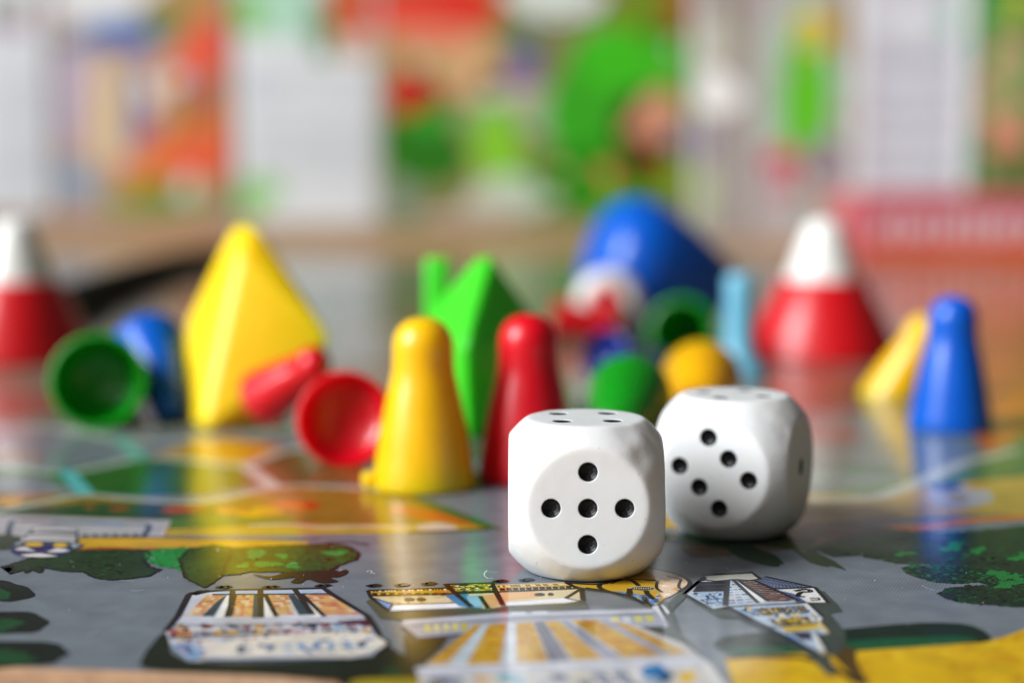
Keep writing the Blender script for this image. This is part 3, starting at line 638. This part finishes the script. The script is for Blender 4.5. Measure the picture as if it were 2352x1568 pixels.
c.poly([(1195, 425), (1890, 385), (2012, 512), (1992, 562), (2066, 652), (1960, 660), (2046, 800), (1985, 825), (1580, 632), (1400, 542)], (180, 196, 216), 7)
c.poly([(1300, 450), (1850, 415), (1890, 470), (1400, 490)], (74, 80, 96), 8); c.grid([(1320, 448), (1850, 418), (1880, 468), (1400, 486)], 11, 1, .6, .8, [(206, 176, 60), (170, 186, 206), (60, 50, 50), (120, 104, 60)], 9, 3)
c.poly([(1530, 540), (1880, 505), (1940, 572), (1640, 592)], (120, 96, 40), 8); c.grid([(1540, 540), (1880, 508), (1935, 570), (1640, 588)], 7, 2, .7, .7, [(222, 190, 40), (74, 60, 40), (190, 150, 50), (110, 100, 90)], 9, 4)
c.poly([(1650, 602), (1960, 572), (2010, 612), (1700, 640)], (212, 176, 60), 9); c.poly([(1740, 650), (1900, 642), (1935, 705), (1830, 712)], (56, 56, 76), 8); c.poly([(1580, 625), (1740, 672), (1965, 815), (1900, 795)], (56, 136, 204), 9); c.poly([(1240, 445), (1300, 450), (1560, 610), (1560, 625)], (150, 190, 226), 8)
c.poly([(1930, 655), (2000, 685), (2052, 795), (1985, 812)], (226, 222, 214), 9); c.poly([(1840, 400), (1895, 392), (2012, 512), (1990, 525)], (228, 224, 218), 9); c.poly([(1900, 490), (1940, 500), (2066, 640), (2050, 655)], (218, 190, 110), 9)
for pts, wd in (([(1195, 425), (1400, 545), (1580, 635), (1985, 825)], .3), ([(1195, 425), (1890, 388)], .24), ([(1400, 500), (1880, 478)], .2), ([(1560, 600), (1960, 568)], .2), ([(1890, 388), (2014, 514)], .24), ([(1700, 645), (1960, 640), (2050, 800)], .2)):
    c.line(pts, wd, (40, 44, 60), 10)
c.speckle([(880, 300), (1170, 295), (1170, 410), (1060, 430)], 50, 16, 7, [(36, 60, 110), (210, 216, 224), (110, 170, 214), (30, 34, 50)], 5, 31)
c.speckle([(1320, 430), (1850, 410), (1990, 530), (1960, 560), (1640, 590), (1440, 520)], 90, 18, 8, [(30, 32, 44), (220, 184, 40), (90, 140, 196), (226, 222, 214), (70, 56, 40)], 11, 32)
c.hatch([(960, 210), (1190, 204), (1180, 285), (905, 288)], 9, .2, (26, 28, 40), 5); c.hatch([(1300, 200), (1410, 192), (1790, 368), (1555, 378)], 12, .16, (34, 30, 36), 5)
c.line([(1000, 168), (955, 205), (826, 312)], .3, (24, 24, 30), 6); c.line([(1180, 440), (1200, 425), (1985, 826)], .3, (24, 26, 36), 11)
c.build('printed_tower_building', M['board'], board); bloc(C.objects['printed_tower_building'])
TOP = 0.05                                       # the pieces stand on the ink

# ================================================================== dice
def die_body(name, seed, chip):
    N = 84; half = 8.0; RR = 10.07
    bm = bmesh.new(); cache = {}
    def vert(p):
        key = tuple(round(x, 5) for x in p)
        if key in cache: return cache[key]
        d = Vector(p).normalized()
        tc = half / max(abs(d.x), abs(d.y), abs(d.z)); k = 0.10
        x = (tc - RR) / k
        t = -k * math.log(math.exp(-tc / k + RR / k) + 1) + RR if x > -40 else tc
        q = d * t
        round_part = max(0.0, min(1.0, (tc - RR + .1) / .6))
        nz = noise.fractal(q * 0.55 + Vector((seed, 0, 0)), 1.0, 2.0, 3)
        q += d * (0.025 * nz * round_part)
        for ctr, rad, amp in chip:                # moulding scars on the corners
            e = (q - Vector(ctr)).length / rad
            if e < 1: q += d * (amp * (1 - e * e) ** 2 * (0.6 + 1.0 * noise.noise(q * 0.42 + Vector((seed, 3, 1)))))
        v = bm.verts.new(q * S); cache[key] = v
        return v
    for ax in range(3):
        for sg in (-1, 1):
            def pt(i, j):
                # tan spacing keeps the cells even
                u, v = math.tan((i / N - .5) * math.pi / 2), math.tan((j / N - .5) * math.pi / 2)
                p = [0, 0, 0]; p[ax] = sg; p[(ax + 1) % 3] = u; p[(ax + 2) % 3] = v
                return vert(p)
            for i in range(N):
                for j in range(N):
                    q = [pt(i, j), pt(i + 1, j), pt(i + 1, j + 1), pt(i, j + 1)]
                    bm.faces.new(q if sg > 0 else q[::-1])
    me = bpy.data.meshes.new(name); bm.to_mesh(me); bm.free()
    return me
PIP_R, PIP_IN = 1.35, -0.86                      # the drill is a ball held above the face: a dish 1.04 mm in radius, 0.49 mm deep
def pip_spots(n):
    d = 2.6
    return {1: [(0, 0)], 2: [(-d, -d), (d, d)], 3: [(-d, -d), (0, 0), (d, d)], 4: [(-d, -d), (d, d), (-d, d), (d, -d)],
            5: [(-d, -d), (d, d), (-d, d), (d, -d), (0, 0)], 6: [(-2.4, -3.25), (-2.4, 0), (-2.4, 3.25), (2.4, -3.25), (2.4, 0), (2.4, 3.25)]}[n]
AX = {'front': (Vector((0, -1, 0)), Vector((1, 0, 0)), Vector((0, 0, 1))), 'back': (Vector((0, 1, 0)), Vector((-1, 0, 0)), Vector((0, 0, 1))),
      'right': (Vector((1, 0, 0)), Vector((0, 1, 0)), Vector((0, 0, 1))), 'left': (Vector((-1, 0, 0)), Vector((0, -1, 0)), Vector((0, 0, 1))),
      'top': (Vector((0, 0, 1)), Vector((1, 0, 0)), Vector((0, 1, 0))), 'bottom': (Vector((0, 0, -1)), Vector((1, 0, 0)), Vector((0, -1, 0)))}
def pip_mesh():
    # paint lining the drilled dish; it stops short of the mouth and leaves a thin white rim
    r = PIP_R - 0.012
    prof = [(0.965 * i / 10, -PIP_IN - math.sqrt(r * r - (0.965 * i / 10) ** 2)) for i in range(11)]
    return lathe('pip', prof, 36)
PIPME = pip_mesh(); PIPME.materials.append(M['pip'])
def make_die(name, loc, yaw, faces, seed, chip, label):
    root = empty(name, loc); root.rotation_euler = (0, 0, yaw)
    tag(root, label, 'die', 'pair of white dice')
    me = die_body('body', seed, chip)
    body = link('body', me, M['die'], root); body.location = (0, 0, 8 * S)
    # drill the pips
    bm = bmesh.new(); mats = []
    for face, (n, ang) in faces.items():
        nn, uu, vv = AX[face]; ca, sa = math.cos(R(ang)), math.sin(R(ang))
        for (x, y) in pip_spots(n):
            x, y = x * ca - y * sa, x * sa + y * ca
            p = nn * 8.0 + uu * x + vv * y
            bmesh.ops.create_uvsphere(bm, u_segments=36, v_segments=18, radius=PIP_R * S, matrix=Matrix.Translation((p - nn * PIP_IN) * S))
            mats.append(Matrix.Translation(p * S) @ nn.to_track_quat('Z', 'Y').to_matrix().to_4x4())
    cm = bpy.data.meshes.new('drill'); bm.to_mesh(cm); bm.free()
    co = bpy.data.objects.new('drill', cm); C.objects.link(co); co.parent = root; co.location = (0, 0, 8 * S)
    md = body.modifiers.new('drill', 'BOOLEAN'); md.operation = 'DIFFERENCE'; md.object = co; md.solver = 'EXACT'
    bpy.context.view_layer.update()
    dg = bpy.context.evaluated_depsgraph_get()
    nm = bpy.data.meshes.new_from_object(body.evaluated_get(dg))
    body.modifiers.clear(); body.data = nm
    bpy.data.objects.remove(co)
    if not nm.materials: nm.materials.append(M['die'])
    nm.polygons.foreach_set('use_smooth', [True] * len(nm.polygons)); nm.set_sharp_from_angle(angle=R(30))
    for m in mats:
        p = link('pip', PIPME, None, root); p.matrix_local = Matrix.Translation((0, 0, 8 * S)) @ m
    return root
gp = G(1349, 1338)
d1 = Vector((gp.x, gp.y + 6.1, 0.088))
make_die('die', d1, R(-0.5), {'front': (5, 45), 'top': (4, 3), 'right': (1, 0), 'left': (6, 0), 'back': (2, 0), 'bottom': (3, 0)}, 1.3,
         [((5.2, -5.8, 6.0), 5.2, -0.20), ((-4.2, 4.6, 6.2), 2.6, 0.22), ((6.9, -5.4, 1.0), 3.4, -0.12), ((-6, -5.5, 5.5), 3.2, -0.08)],
         'white die in sharp focus showing five black pips in a cross')
gp = G(1700, 1243)
d2 = Vector((gp.x, gp.y + 6.1, 0.06))
make_die('die', d2, R(-24), {'front': (6, 46), 'top': (4, 38), 'right': (1, 0), 'left': (5, 0), 'back': (2, 0), 'bottom': (3, 0)}, 5.1,
         [((6.3, -4.6, 5.2), 3.6, -0.17), ((-5.5, 5.2, 6.0), 3.0, 0.12), ((-6.0, -5.0, 5.8), 2.6, 0.06)],
         'slightly blurred white die turned aside showing six black pips')

# ================================================================== pawns
OUT = [(0, 22.7), (1.3, 22.55), (2.4, 22.1), (3.25, 21.3), (3.8, 20.3), (4.02, 19.2), (4.06, 18.2), (4.08, 17.0), (4.14, 15.8), (4.3, 14.8), (4.56, 13.6), (4.9, 12.2), (5.28, 10.4), (5.7, 8.2), (6.1, 5.8), (6.5, 3.4), (6.85, 1.2), (6.92, .5), (6.85, .12), (6.7, 0)]
INN = [(6.0, 0), (5.8, .3), (5.2, 5.5), (4.4, 9.5), (3.4, 12.5), (2.6, 14.0), (1.2, 14.8), (0, 15.0)]
PAWN = lathe('pawn', OUT + INN, 64, 50)
CUPIN = [(6.25, 0), (6.1, .3), (5.9, 2.6), (5.2, 4.6), (3.6, 6.0), (1.8, 6.6), (0, 6.8)]
MID = lathe('pawn', OUT + CUPIN, 64, 50)
SHALLOW = lathe('pawn', OUT + [(6.35, 0), (6.2, .3), (5.9, 1.5), (4.9, 2.6), (3.0, 3.3), (0, 3.6)], 64, 50)
pawn_me = {}
def pawn_mesh(col, deep):
    if (col, deep) not in pawn_me:
        me = (PAWN if deep == 2 else MID if deep else SHALLOW).copy(); me.materials.append(M[col]); pawn_me[col, deep] = me
    return pawn_me[col, deep]
GRP = 'plastic pawns on the board'
def pawn(col, label, matrix, cat='pawn', name='pawn', deep=False):
    o = link(name, pawn_mesh(col, deep)); o.matrix_world = matrix
    return tag(o, label, cat, GRP)
def stand(px, py, k=1.0, rot=0.0):
    p = G(px, py); p.z = TOP
    return Matrix.Translation(p * S) @ Matrix.Rotation(rot, 4, 'Z') @ Matrix.Scale(k, 4)
def axis_matrix(base, head_dir, k=1.0):
    q = Vector(head_dir).to_track_quat('Z', 'Y').to_matrix().to_4x4()
    return Matrix.Translation(Vector(base) * S) @ q @ Matrix.Scale(k, 4)
def lie(px, py, az, k=1.0, lift=0.0):
    """on its side: rim and head both touch the board; az = way the head points, 0 straight away from the camera"""
    t = math.asin((6.92 - 4.02) / 18.0); a = R(az)
    d = Vector((math.sin(a) * math.cos(t), math.cos(a) * math.cos(t), -math.sin(t)))
    u = Vector((math.sin(a) * math.sin(t), math.cos(a) * math.sin(t), math.cos(t)))
    base = G(px, py); base.z = TOP + lift
    return axis_matrix(base + u * (6.92 * k), d, k)

yp = pawn('yellow', 'upright yellow pawn with a moulding nub at its foot beside red open pawn', stand(974, 1116))
nub = link('moulding_nub', hull('moulding_nub', [(x * 1.0 - 6.7, y * .9, z) for x in (-1.5, 1.2) for y in (-1, 1) for z in (0.05, 2.2)] + [(-8.5, 0, 1.2)], .45, 3), M['yellow'], yp)
nub.rotation_euler = (0, 0, R(12))
pawn('red', 'upright red pawn partly hidden behind the sharp white die', stand(1213, 1098))
pawn('red', 'red pawn lying with its hollow base towards the camera', lie(793, 1074, -8, 1.0))
# red pawn leaning on the one in front, head to the right
bse = P(604, 915, 249); hd = P(760, 808, 240)
bse.z = max(bse.z, 4.4)
pawn('red', 'red pawn tipped over against the yellow pyramid with its head raised', axis_matrix(bse, hd - bse, 0.70))
pawn('green', 'green pawn lying left of the blue one with its open base facing us', lie(222, 987, -4, 1.16), deep=1)
bb = P(340, 782, 272); hh = P(398, 940, 258)
pawn('blue', 'blue pawn tipped head down against the green open pawn', axis_matrix(bb, hh - bb, .92))
pawn('blue', 'upright blue pawn at the right edge of the board', stand(2182, 985, .97))
yb, yh_ = P(2036, 930, 292), P(2100, 806, 290)
pawn('yellow', 'yellow pawn leaning against the upright blue pawn', axis_matrix(yb, yh_ - yb, .84))
pawn('green', 'green pawn lying head forward directly behind the two dice', lie(1448, 1000, 188, 0.98))
pawn('green', 'green pawn lying with a dark hollow base below the big blue cup', lie(1562, 842, 14, 1.12), deep=2)
pawn('amber', 'amber pawn lying head forward behind the blurred die', lie(1610, 958, 186, 1.0))
pawn('navy', 'dark blue pawn lying half hidden behind green pawns', lie(1384, 893, 44, .86))
pg = G(1698, 866); pg.z = TOP
peg = link('peg', lathe('peg', [(0, 0), (6.2, 0), (6.5, .4), (6.1, 1.6), (4.6, 3.4), (3.6, 5.4), (3.25, 8), (3.15, 16), (3.2, 20.4), (2.9, 21.2), (2.2, 21.6), (0, 21.7)], 48), M['sky']); peg.location = pg * S
tag(peg, 'slim pale blue peg standing in front of the big blue cup', 'peg')
pawn('scarlet', 'small red pawn lying far back beside the collared token', lie(1262, 778, 96, .8))

# ================================================================== cones: red skirt with white cap
SK = [(17.8, 0), (18.6, .3), (18.6, .8), (10.0, 17.0), (9.6, 17.6), (9.0, 17.8), (0, 17.8)]
CP = [(8.9, 17.8), (8.8, 18.2), (4.8, 28.8), (4.2, 30.4), (3.0, 31.5), (1.5, 32.0), (0, 32.2)]
def cone(px, py, label, k=1.0):
    p = G(px, py); p.z = TOP
    r = empty('cone_token', p); r.scale = (k, k, k)
    tag(r, label, 'token', 'red tokens with white caps')
    link('skirt', lathe('skirt', [(0, 0)] + SK, 64), M['scarlet'], r); link('cap', lathe('cap', CP, 64), M['white'], r)
    return r
cone(44, 822, 'red cone token with white cap cut off by the picture edge')
cone(1886, 814, 'red cone token with white cap standing near the blue pawn')

# ================================================================== big blue cup on its side
p = G(1404, 748); az = R(76)
CUPP = [(0, 0), (7, .3), (12, 1.6), (15.4, 4.2), (17.2, 8.0), (17.7, 12.0), (17.2, 16.0), (15.4, 23), (12.4, 31), (9.6, 37.0), (8.6, 38.6), (7.4, 39.0)]
CUPI = [(6.6, 38.0), (9.0, 32), (12.0, 24), (14.0, 16), (13.0, 8), (0, 4)]
cup = link('cup', lathe('cup', CUPP + CUPI, 72, 40), M['blue'])
t = math.asin((17.7 - 9.6) / 25.0)
d = Vector((math.sin(az) * math.cos(t), math.cos(az) * math.cos(t), -math.sin(t))); u = Vector((math.sin(az) * math.sin(t), math.cos(az) * math.sin(t), math.cos(t)))
p.z = TOP
cup.matrix_world = axis_matrix(p + u * 17.7 * 1.06 - d * 12.7, d, 1.06)
tag(cup, 'big blue plastic cup lying on its side behind the pawns', 'cup')

# red token with a thick white collar, lying with its face towards the camera
p = G(1394, 770); p.z = TOP
tk = empty('collar_token', p); tag(tk, 'round red token with thick white collar below the big blue cup', 'token')
tk_m = Matrix.Translation(Vector((0, 0, 9.0)) * S) @ Vector((0.10, -0.96, -0.10)).to_track_quat('Z', 'Y').to_matrix().to_4x4()
ring = [(6.0 + 2.9 * math.cos(a), 1.0 + 3.4 * math.sin(a)) for a in [2 * math.pi * k / 20 for k in range(21)]]
link('collar', lathe('collar', ring, 56), M['white'], tk).matrix_local = tk_m
link('core', lathe('core', [(0, -6), (5.2, -6), (5.6, -1), (5.3, 1.0), (3.4, 4.2), (1.2, 7.4), (.5, 8.0), (0, 8.2)], 48), M['scarlet'], tk).matrix_local = tk_m

# ================================================================== yellow and lime pyramids
def place_hull(name, pts, mat, label, bevel=.9):
    ctr = sum((Vector(p) for p in pts), Vector()) / len(pts); ctr.z = 0
    root = empty(name, ctr); tag(root, label, 'pyramid', 'large plastic pyramids')
    o = link('shell', hull('shell', [Vector(p) - ctr for p in pts], bevel, 3), M[mat], root)
    return root, ctr
Y0 = 262
pts = [P(530, 520, Y0 + 4), P(592, 520, Y0 + 2), P(562, 508, Y0 + 6), P(424, 742, Y0 + 6), P(432, 800, Y0 + 4), P(762, 760, Y0 - 5), P(756, 796, Y0 - 6), P(552, 590, Y0 - 3), P(446, 850, Y0 - 6), P(640, 880, Y0 - 7)]
for q in (G(436, 972), G(468, 990), G(590, 978), G(660, 945), G(480, 925)):
    q.z = TOP; pts.append(q)
root, ctr = place_hull('pyramid', pts, 'lemon', 'tall bright yellow plastic pyramid beside the head-down blue pawn', 1.3)
Y1 = 246
pts = [P(1096, 590, Y1 + 8), P(1128, 586, Y1 + 6), P(990, 712, Y1 + 12), P(1066, 790, Y1 - 8), P(1228, 726, Y1 + 10), P(1222, 765, Y1 + 8)]
for q in (G(1010, 985), G(1075, 1010), G(1200, 985), G(1110, 930)):
    q.z = TOP; pts.append(q)
root, ctr = place_hull('pyramid', pts, 'lime', 'bright green plastic pyramid with a spare fin between yellow and red pawns', .7)
fin = [P(976, 592, Y1 + 16), P(1034, 592, Y1 + 16), P(976, 592, Y1 + 20), P(1034, 592, Y1 + 20)]
for q in (P(976, 960, Y1 + 16), P(1010, 960, Y1 + 16), P(976, 960, Y1 + 20), P(1010, 960, Y1 + 20)):
    q.z = TOP; fin.append(q)
link('fin', hull('fin', [q - ctr for q in fin], .7, 3), M['lime'], root)

# ================================================================== black cord lying on the board
cpts = [G(60, 790), G(150, 735), G(240, 690), G(330, 655), G(420, 628), G(500, 616), G(600, 612)]
for q in cpts: q.z = 5.2 + TOP
cord = link('cord', tube('cord', [tuple(v) for v in spline([tuple(q) for q in cpts], 8, False)], 5.2), M['black'])
tag(cord, 'thick black cord curving behind the yellow pyramid', 'cord')

# ================================================================== game boxes at the back of the table
TZ = -2.6
def xhit(px, o, d):                               # distance along d from o at which the picture column px is met
    u = (px - 1176) / FPX / cp
    return (u * o.y - o.x) / (d.x - u * d.y)
GB = 'game boxes behind the board'
def game_box(x0, x1, py, label, base_col, th=-4.0, thick=40, height=None, mat='boxwhite', part='cover_art'):
    o = G(x0, py, TZ); t = R(th)
    fd, sd = Vector((math.cos(t), math.sin(t), 0)), Vector((-math.sin(t), math.cos(t), 0))
    L = xhit(x1, o, fd); hgt = height or 48 + 0.136 * o.y
    root = empty('game_box', o); tag(root, label, 'game box', GB)
    fl = [Vector((0, 0, 0)), fd * L, fd * L + sd * thick, sd * thick]
    link('carton', boxmesh('carton', [(q.x, q.y) for q in fl], 0, hgt, 1.0), M[mat], root)
    pr = Print(FL, o, fd.cross(Vector((0, 0, 1)))); pr.LAYER = .05
    pr.raw([o + fd * 1.5 + Vector((0, 0, 1.5)), o + fd * (L - 1.5) + Vector((0, 0, 1.5)), o + fd * (L - 1.5) + Vector((0, 0, hgt - 1.5)), o + fd * 1.5 + Vector((0, 0, hgt - 1.5))], base_col, 0)
    def clip(p):                                  # print never leaves its panel
        r = p - o; a = max(1.6, min(L - 1.6, r.dot(fd))); z = max(1.6, min(hgt - 1.6, r.z))
        return o + fd * a + Vector((0, 0, z))
    at0 = pr.at; pr.at = lambda x, y: clip(at0(x, y))
    def done():
        ob = pr.build(part, M['cover'], root); ob.matrix_parent_inverse = Matrix.Translation(-root.location)
    return pr, done
def text_rows(pr, x0, x1, y0, y1, step, col, seed):
    rn = random.Random(seed); y = y0
    while y < y1:
        x = x0
        while x < x1:
            wl = rn.uniform(14, 46)
            pr.poly([(x, y), (min(x1, x + wl), y), (min(x1, x + wl), y + step * .38), (x, y + step * .38)], col, 30); x += wl + rn.uniform(6, 16)
        y += step * rn.choice((1, 1, 1, 2.2))
def fleck(pr, x0, x1, y0, y1, n, cols, seed, r=(8, 26)):
    rn = random.Random(seed)
    for k in range(n):
        q = rn.uniform(*r); pr.blob(rn.uniform(x0, x1), rn.uniform(y0, y1), q, q * rn.uniform(.5, 1.6), rn.choice(cols), 34 + (k % 6), .4, 12, k)
def blobs(pr, items, layer=1, rough=.18):
    for k, it in enumerate(items):
        pr.blob(it[0], it[1], it[2], it[3], it[4], layer + k, rough, 26, k)
pr, done = game_box(-70, 128, 489, 'white game box with a mauve corner behind the left red cone', (222, 225, 230), part='box_print')
blobs(pr, [(20, 40, 52, 34, (148, 104, 134)), (66, 26, 34, 30, (196, 120, 110)), (10, 10, 40, 30, (160, 190, 180)), (100, 20, 40, 40, (226, 228, 232))])
text_rows(pr, 0, 110, 150, 440, 22, (198, 204, 214), 1); done()
pr, done = game_box(134, 538, 498, 'orange and purple printed game box behind the yellow pyramid', (180, 152, 146))
blobs(pr, [(250, -10, 150, 66, (226, 228, 230)), (430, 10, 110, 50, (186, 138, 70)), (370, 55, 60, 42, (104, 130, 60)), (185, 96, 60, 26, (120, 136, 150)), (275, 78, 78, 36, (10, 88, 170)), (185, 230, 56, 120, (188, 170, 190)), (238, 265, 36, 130, (226, 190, 134)), (275, 270, 22, 120, (208, 196, 168)), (302, 255, 11, 110, (110, 92, 150)),
           (440, 260, 110, 190, (218, 122, 56)), (375, 245, 36, 66, (222, 170, 80)), (450, 215, 36, 60, (160, 78, 34)), (475, 118, 58, 72, (240, 86, 56)), (455, 360, 86, 56, (240, 96, 48)), (310, 362, 16, 26, (226, 96, 126)), (320, 400, 50, 30, (232, 148, 36)), (175, 415, 40, 34, (124, 170, 196)), (375, 456, 140, 34, (140, 156, 16)), (385, 444, 60, 24, (74, 130, 20))])
fleck(pr, 150, 530, 60, 470, 16, [(232, 110, 60), (196, 90, 40), (226, 200, 150), (150, 110, 150), (226, 226, 226), (120, 150, 60)], 2); done()
pr, done = game_box(546, 866, 511, 'broad white game box with pale green corners left of the green box', (226, 229, 232), part='box_print')
blobs(pr, [(650, 10, 84, 90, (178, 220, 196)), (568, 30, 30, 60, (126, 196, 80)), (722, 60, 9, 80, (140, 138, 134)), (745, 70, 24, 66, (80, 140, 66)), (800, 0, 60, 84, (200, 96, 50)), (846, 20, 30, 70, (226, 84, 60)), (820, 110, 50, 24, (214, 170, 140)), (590, 440, 56, 36, (146, 210, 118)), (566, 480, 30, 24, (140, 200, 70)), (600, 200, 60, 60, (216, 222, 228))])
text_rows(pr, 580, 850, 170, 410, 20, (204, 209, 216), 3); done()
pr, done = game_box(870, 1586, 530, 'green and red illustrated game box behind the lime pyramid', (134, 132, 78))
blobs(pr, [(970, 110, 100, 90, (216, 164, 124)), (1000, 14, 150, 56, (226, 46, 30)), (990, 84, 130, 36, (226, 128, 98)), (1080, 165, 90, 66, (214, 170, 122)), (910, 150, 36, 60, (166, 140, 74)), (1200, 160, 44, 56, (122, 104, 156)), (1215, 90, 36, 30, (92, 116, 116)), (1180, 235, 90, 40, (206, 186, 160)),
           (970, 340, 96, 90, (38, 116, 10)), (990, 272, 46, 28, (52, 170, 44)), (990, 215, 36, 34, (120, 30, 20)), (938, 214, 52, 48, (196, 0, 12)), (1130, 270, 80, 30, (124, 176, 110)), (1145, 340, 62, 92, (136, 204, 50)), (1250, 268, 56, 54, (160, 176, 144)), (1430, 240, 150, 230, (58, 172, 28)), (1430, 130, 110, 70, (66, 196, 26)), (1345, 410, 110, 84, (34, 140, 0)), (1440, 440, 80, 64, (54, 162, 8)),
           (1275, -4, 110, 50, (226, 234, 228)), (1480, 20, 84, 56, (120, 146, 30)), (1556, 40, 28, 84, (170, 92, 36)), (1530, 120, 50, 60, (78, 190, 34)), (1490, 350, 74, 76, (100, 28, 0)), (1450, 285, 44, 70, (54, 70, 20)), (1512, 268, 58, 62, (226, 156, 126)), (1540, 400, 40, 40, (136, 170, 26)), (1562, 320, 20, 40, (136, 122, 156)), (1170, 452, 112, 44, (196, 212, 188)), (1090, 496, 130, 16, (204, 172, 160)), (925, 455, 46, 46, (130, 146, 124))])
fleck(pr, 890, 1570, 20, 500, 20, [(70, 180, 30), (30, 120, 10), (214, 180, 130), (200, 210, 190), (140, 200, 60), (226, 120, 90), (90, 90, 60)], 5); done()
pr, done = game_box(1593, 1718, 548, 'narrow grey mauve box with a white ball between the green and pale boxes', (176, 164, 160), part='box_print')
blobs(pr, [(1690, 70, 24, 80, (160, 146, 126)), (1640, 110, 40, 80, (206, 204, 190)), (1648, 214, 52, 54, (255, 254, 250)), (1620, 330, 24, 40, (154, 146, 166)), (1616, 450, 22, 60, (184, 206, 154)), (1680, 440, 16, 90, (184, 180, 170))]); done()
pr, done = game_box(1724, 1962, 548, 'pale mauve game box with a green lens shape and a yellow ball', (198, 184, 184))
blobs(pr, [(1760, 200, 30, 170, (208, 208, 198)), (1850, 210, 100, 230, (176, 196, 176)), (1850, 225, 56, 160, (104, 202, 40)), (1868, 72, 44, 48, (236, 200, 0)), (1938, 60, 22, 90, (166, 128, 80)), (1795, 372, 44, 34, (216, 84, 106)), (1815, 430, 40, 24, (206, 112, 122)), (1895, 370, 56, 54, (162, 138, 148)), (1890, 480, 66, 40, (176, 190, 180))], rough=.08)
fleck(pr, 1735, 1950, 40, 500, 10, [(190, 200, 186), (206, 150, 150), (150, 200, 110), (220, 214, 210)], 6, (6, 16)); done()
pr, done = game_box(1968, 2206, 556, 'broad white game box standing above the low pink box', (220, 218, 226), part='box_print')
blobs(pr, [(1990, 250, 18, 160, (208, 192, 200)), (2184, 40, 20, 60, (176, 210, 188)), (2090, 60, 60, 40, (232, 232, 234))])
text_rows(pr, 1995, 2190, 90, 420, 24, (204, 202, 214), 7); done()
pr, done = game_box(2212, 2520, 564, 'dark green game box with a pinkish figure at the right edge', (78, 154, 78))
blobs(pr, [(2230, 200, 18, 230, (40, 112, 84)), (2310, 60, 70, 60, (108, 180, 84)), (2315, 210, 66, 130, (226, 176, 140)), (2312, 316, 50, 40, (236, 150, 126)), (2340, 390, 60, 40, (120, 120, 66)), (2345, 10, 24, 40, (214, 204, 60))])
fleck(pr, 2220, 2400, 20, 430, 18, [(60, 130, 70), (120, 190, 100), (206, 170, 130)], 8); done()
# flat pink box
pr, done = game_box(1968, 2560, 606, 'low pink box lying flat with blurred white lettering', (214, 84, 100), -2.0, 120, 38, 'boxpink', 'lettered_front')
pr.poly([(1980, 566), (2560, 552), (2560, 606), (1980, 602)], (226, 98, 44), 1)
x = 2016
for k, (wd_, tall) in enumerate([(26, 26), (18, 34), (30, 22), (14, 36), (26, 30), (18, 40), (22, 36), (30, 30), (16, 34), (26, 28), (20, 36)]):
    pr.poly([(x, 528 - tall), (x + wd_, 526 - tall), (x + wd_ * .8, 530 + tall * .6), (x + wd_ * .1, 532 + tall * .6)], (240, 214, 214), 2, 3); x += wd_ + 16
done()

# ================================================================== specks and lint on the varnish
du = Print(FL, base=46)
rnd = random.Random(3)
for _ in range(90):
    x, y = rnd.uniform(100, 2300), rnd.uniform(1250, 1520); r_ = rnd.uniform(.5, 1.3)
    du.blob(x, y, r_, r_ * .6, (226, 226, 224), 0, .4, 8)
for pts in ([(842, 1316), (850, 1312), (856, 1318), (862, 1320)], [(1118, 1312), (1112, 1322), (1120, 1330), (1132, 1330)], [(498, 1262), (502, 1268)]):
    du.line(spline(pts, 5, False), .07, (230, 230, 230), 1)
for _ in range(16):
    x, y = rnd.uniform(150, 2250), rnd.uniform(1255, 1500); a_ = rnd.uniform(-.5, .5); l_ = rnd.uniform(10, 34)
    du.line([(x, y), (x + l_ * .5, y + l_ * .5 * a_ + 1), (x + l_, y + l_ * a_)], .035, (190, 192, 194), 1)
du.build('dust', M['lint'], None); tag(C.objects['dust'], 'tiny pale dust specks and lint on the glossy board', 'dust', None, 'stuff')
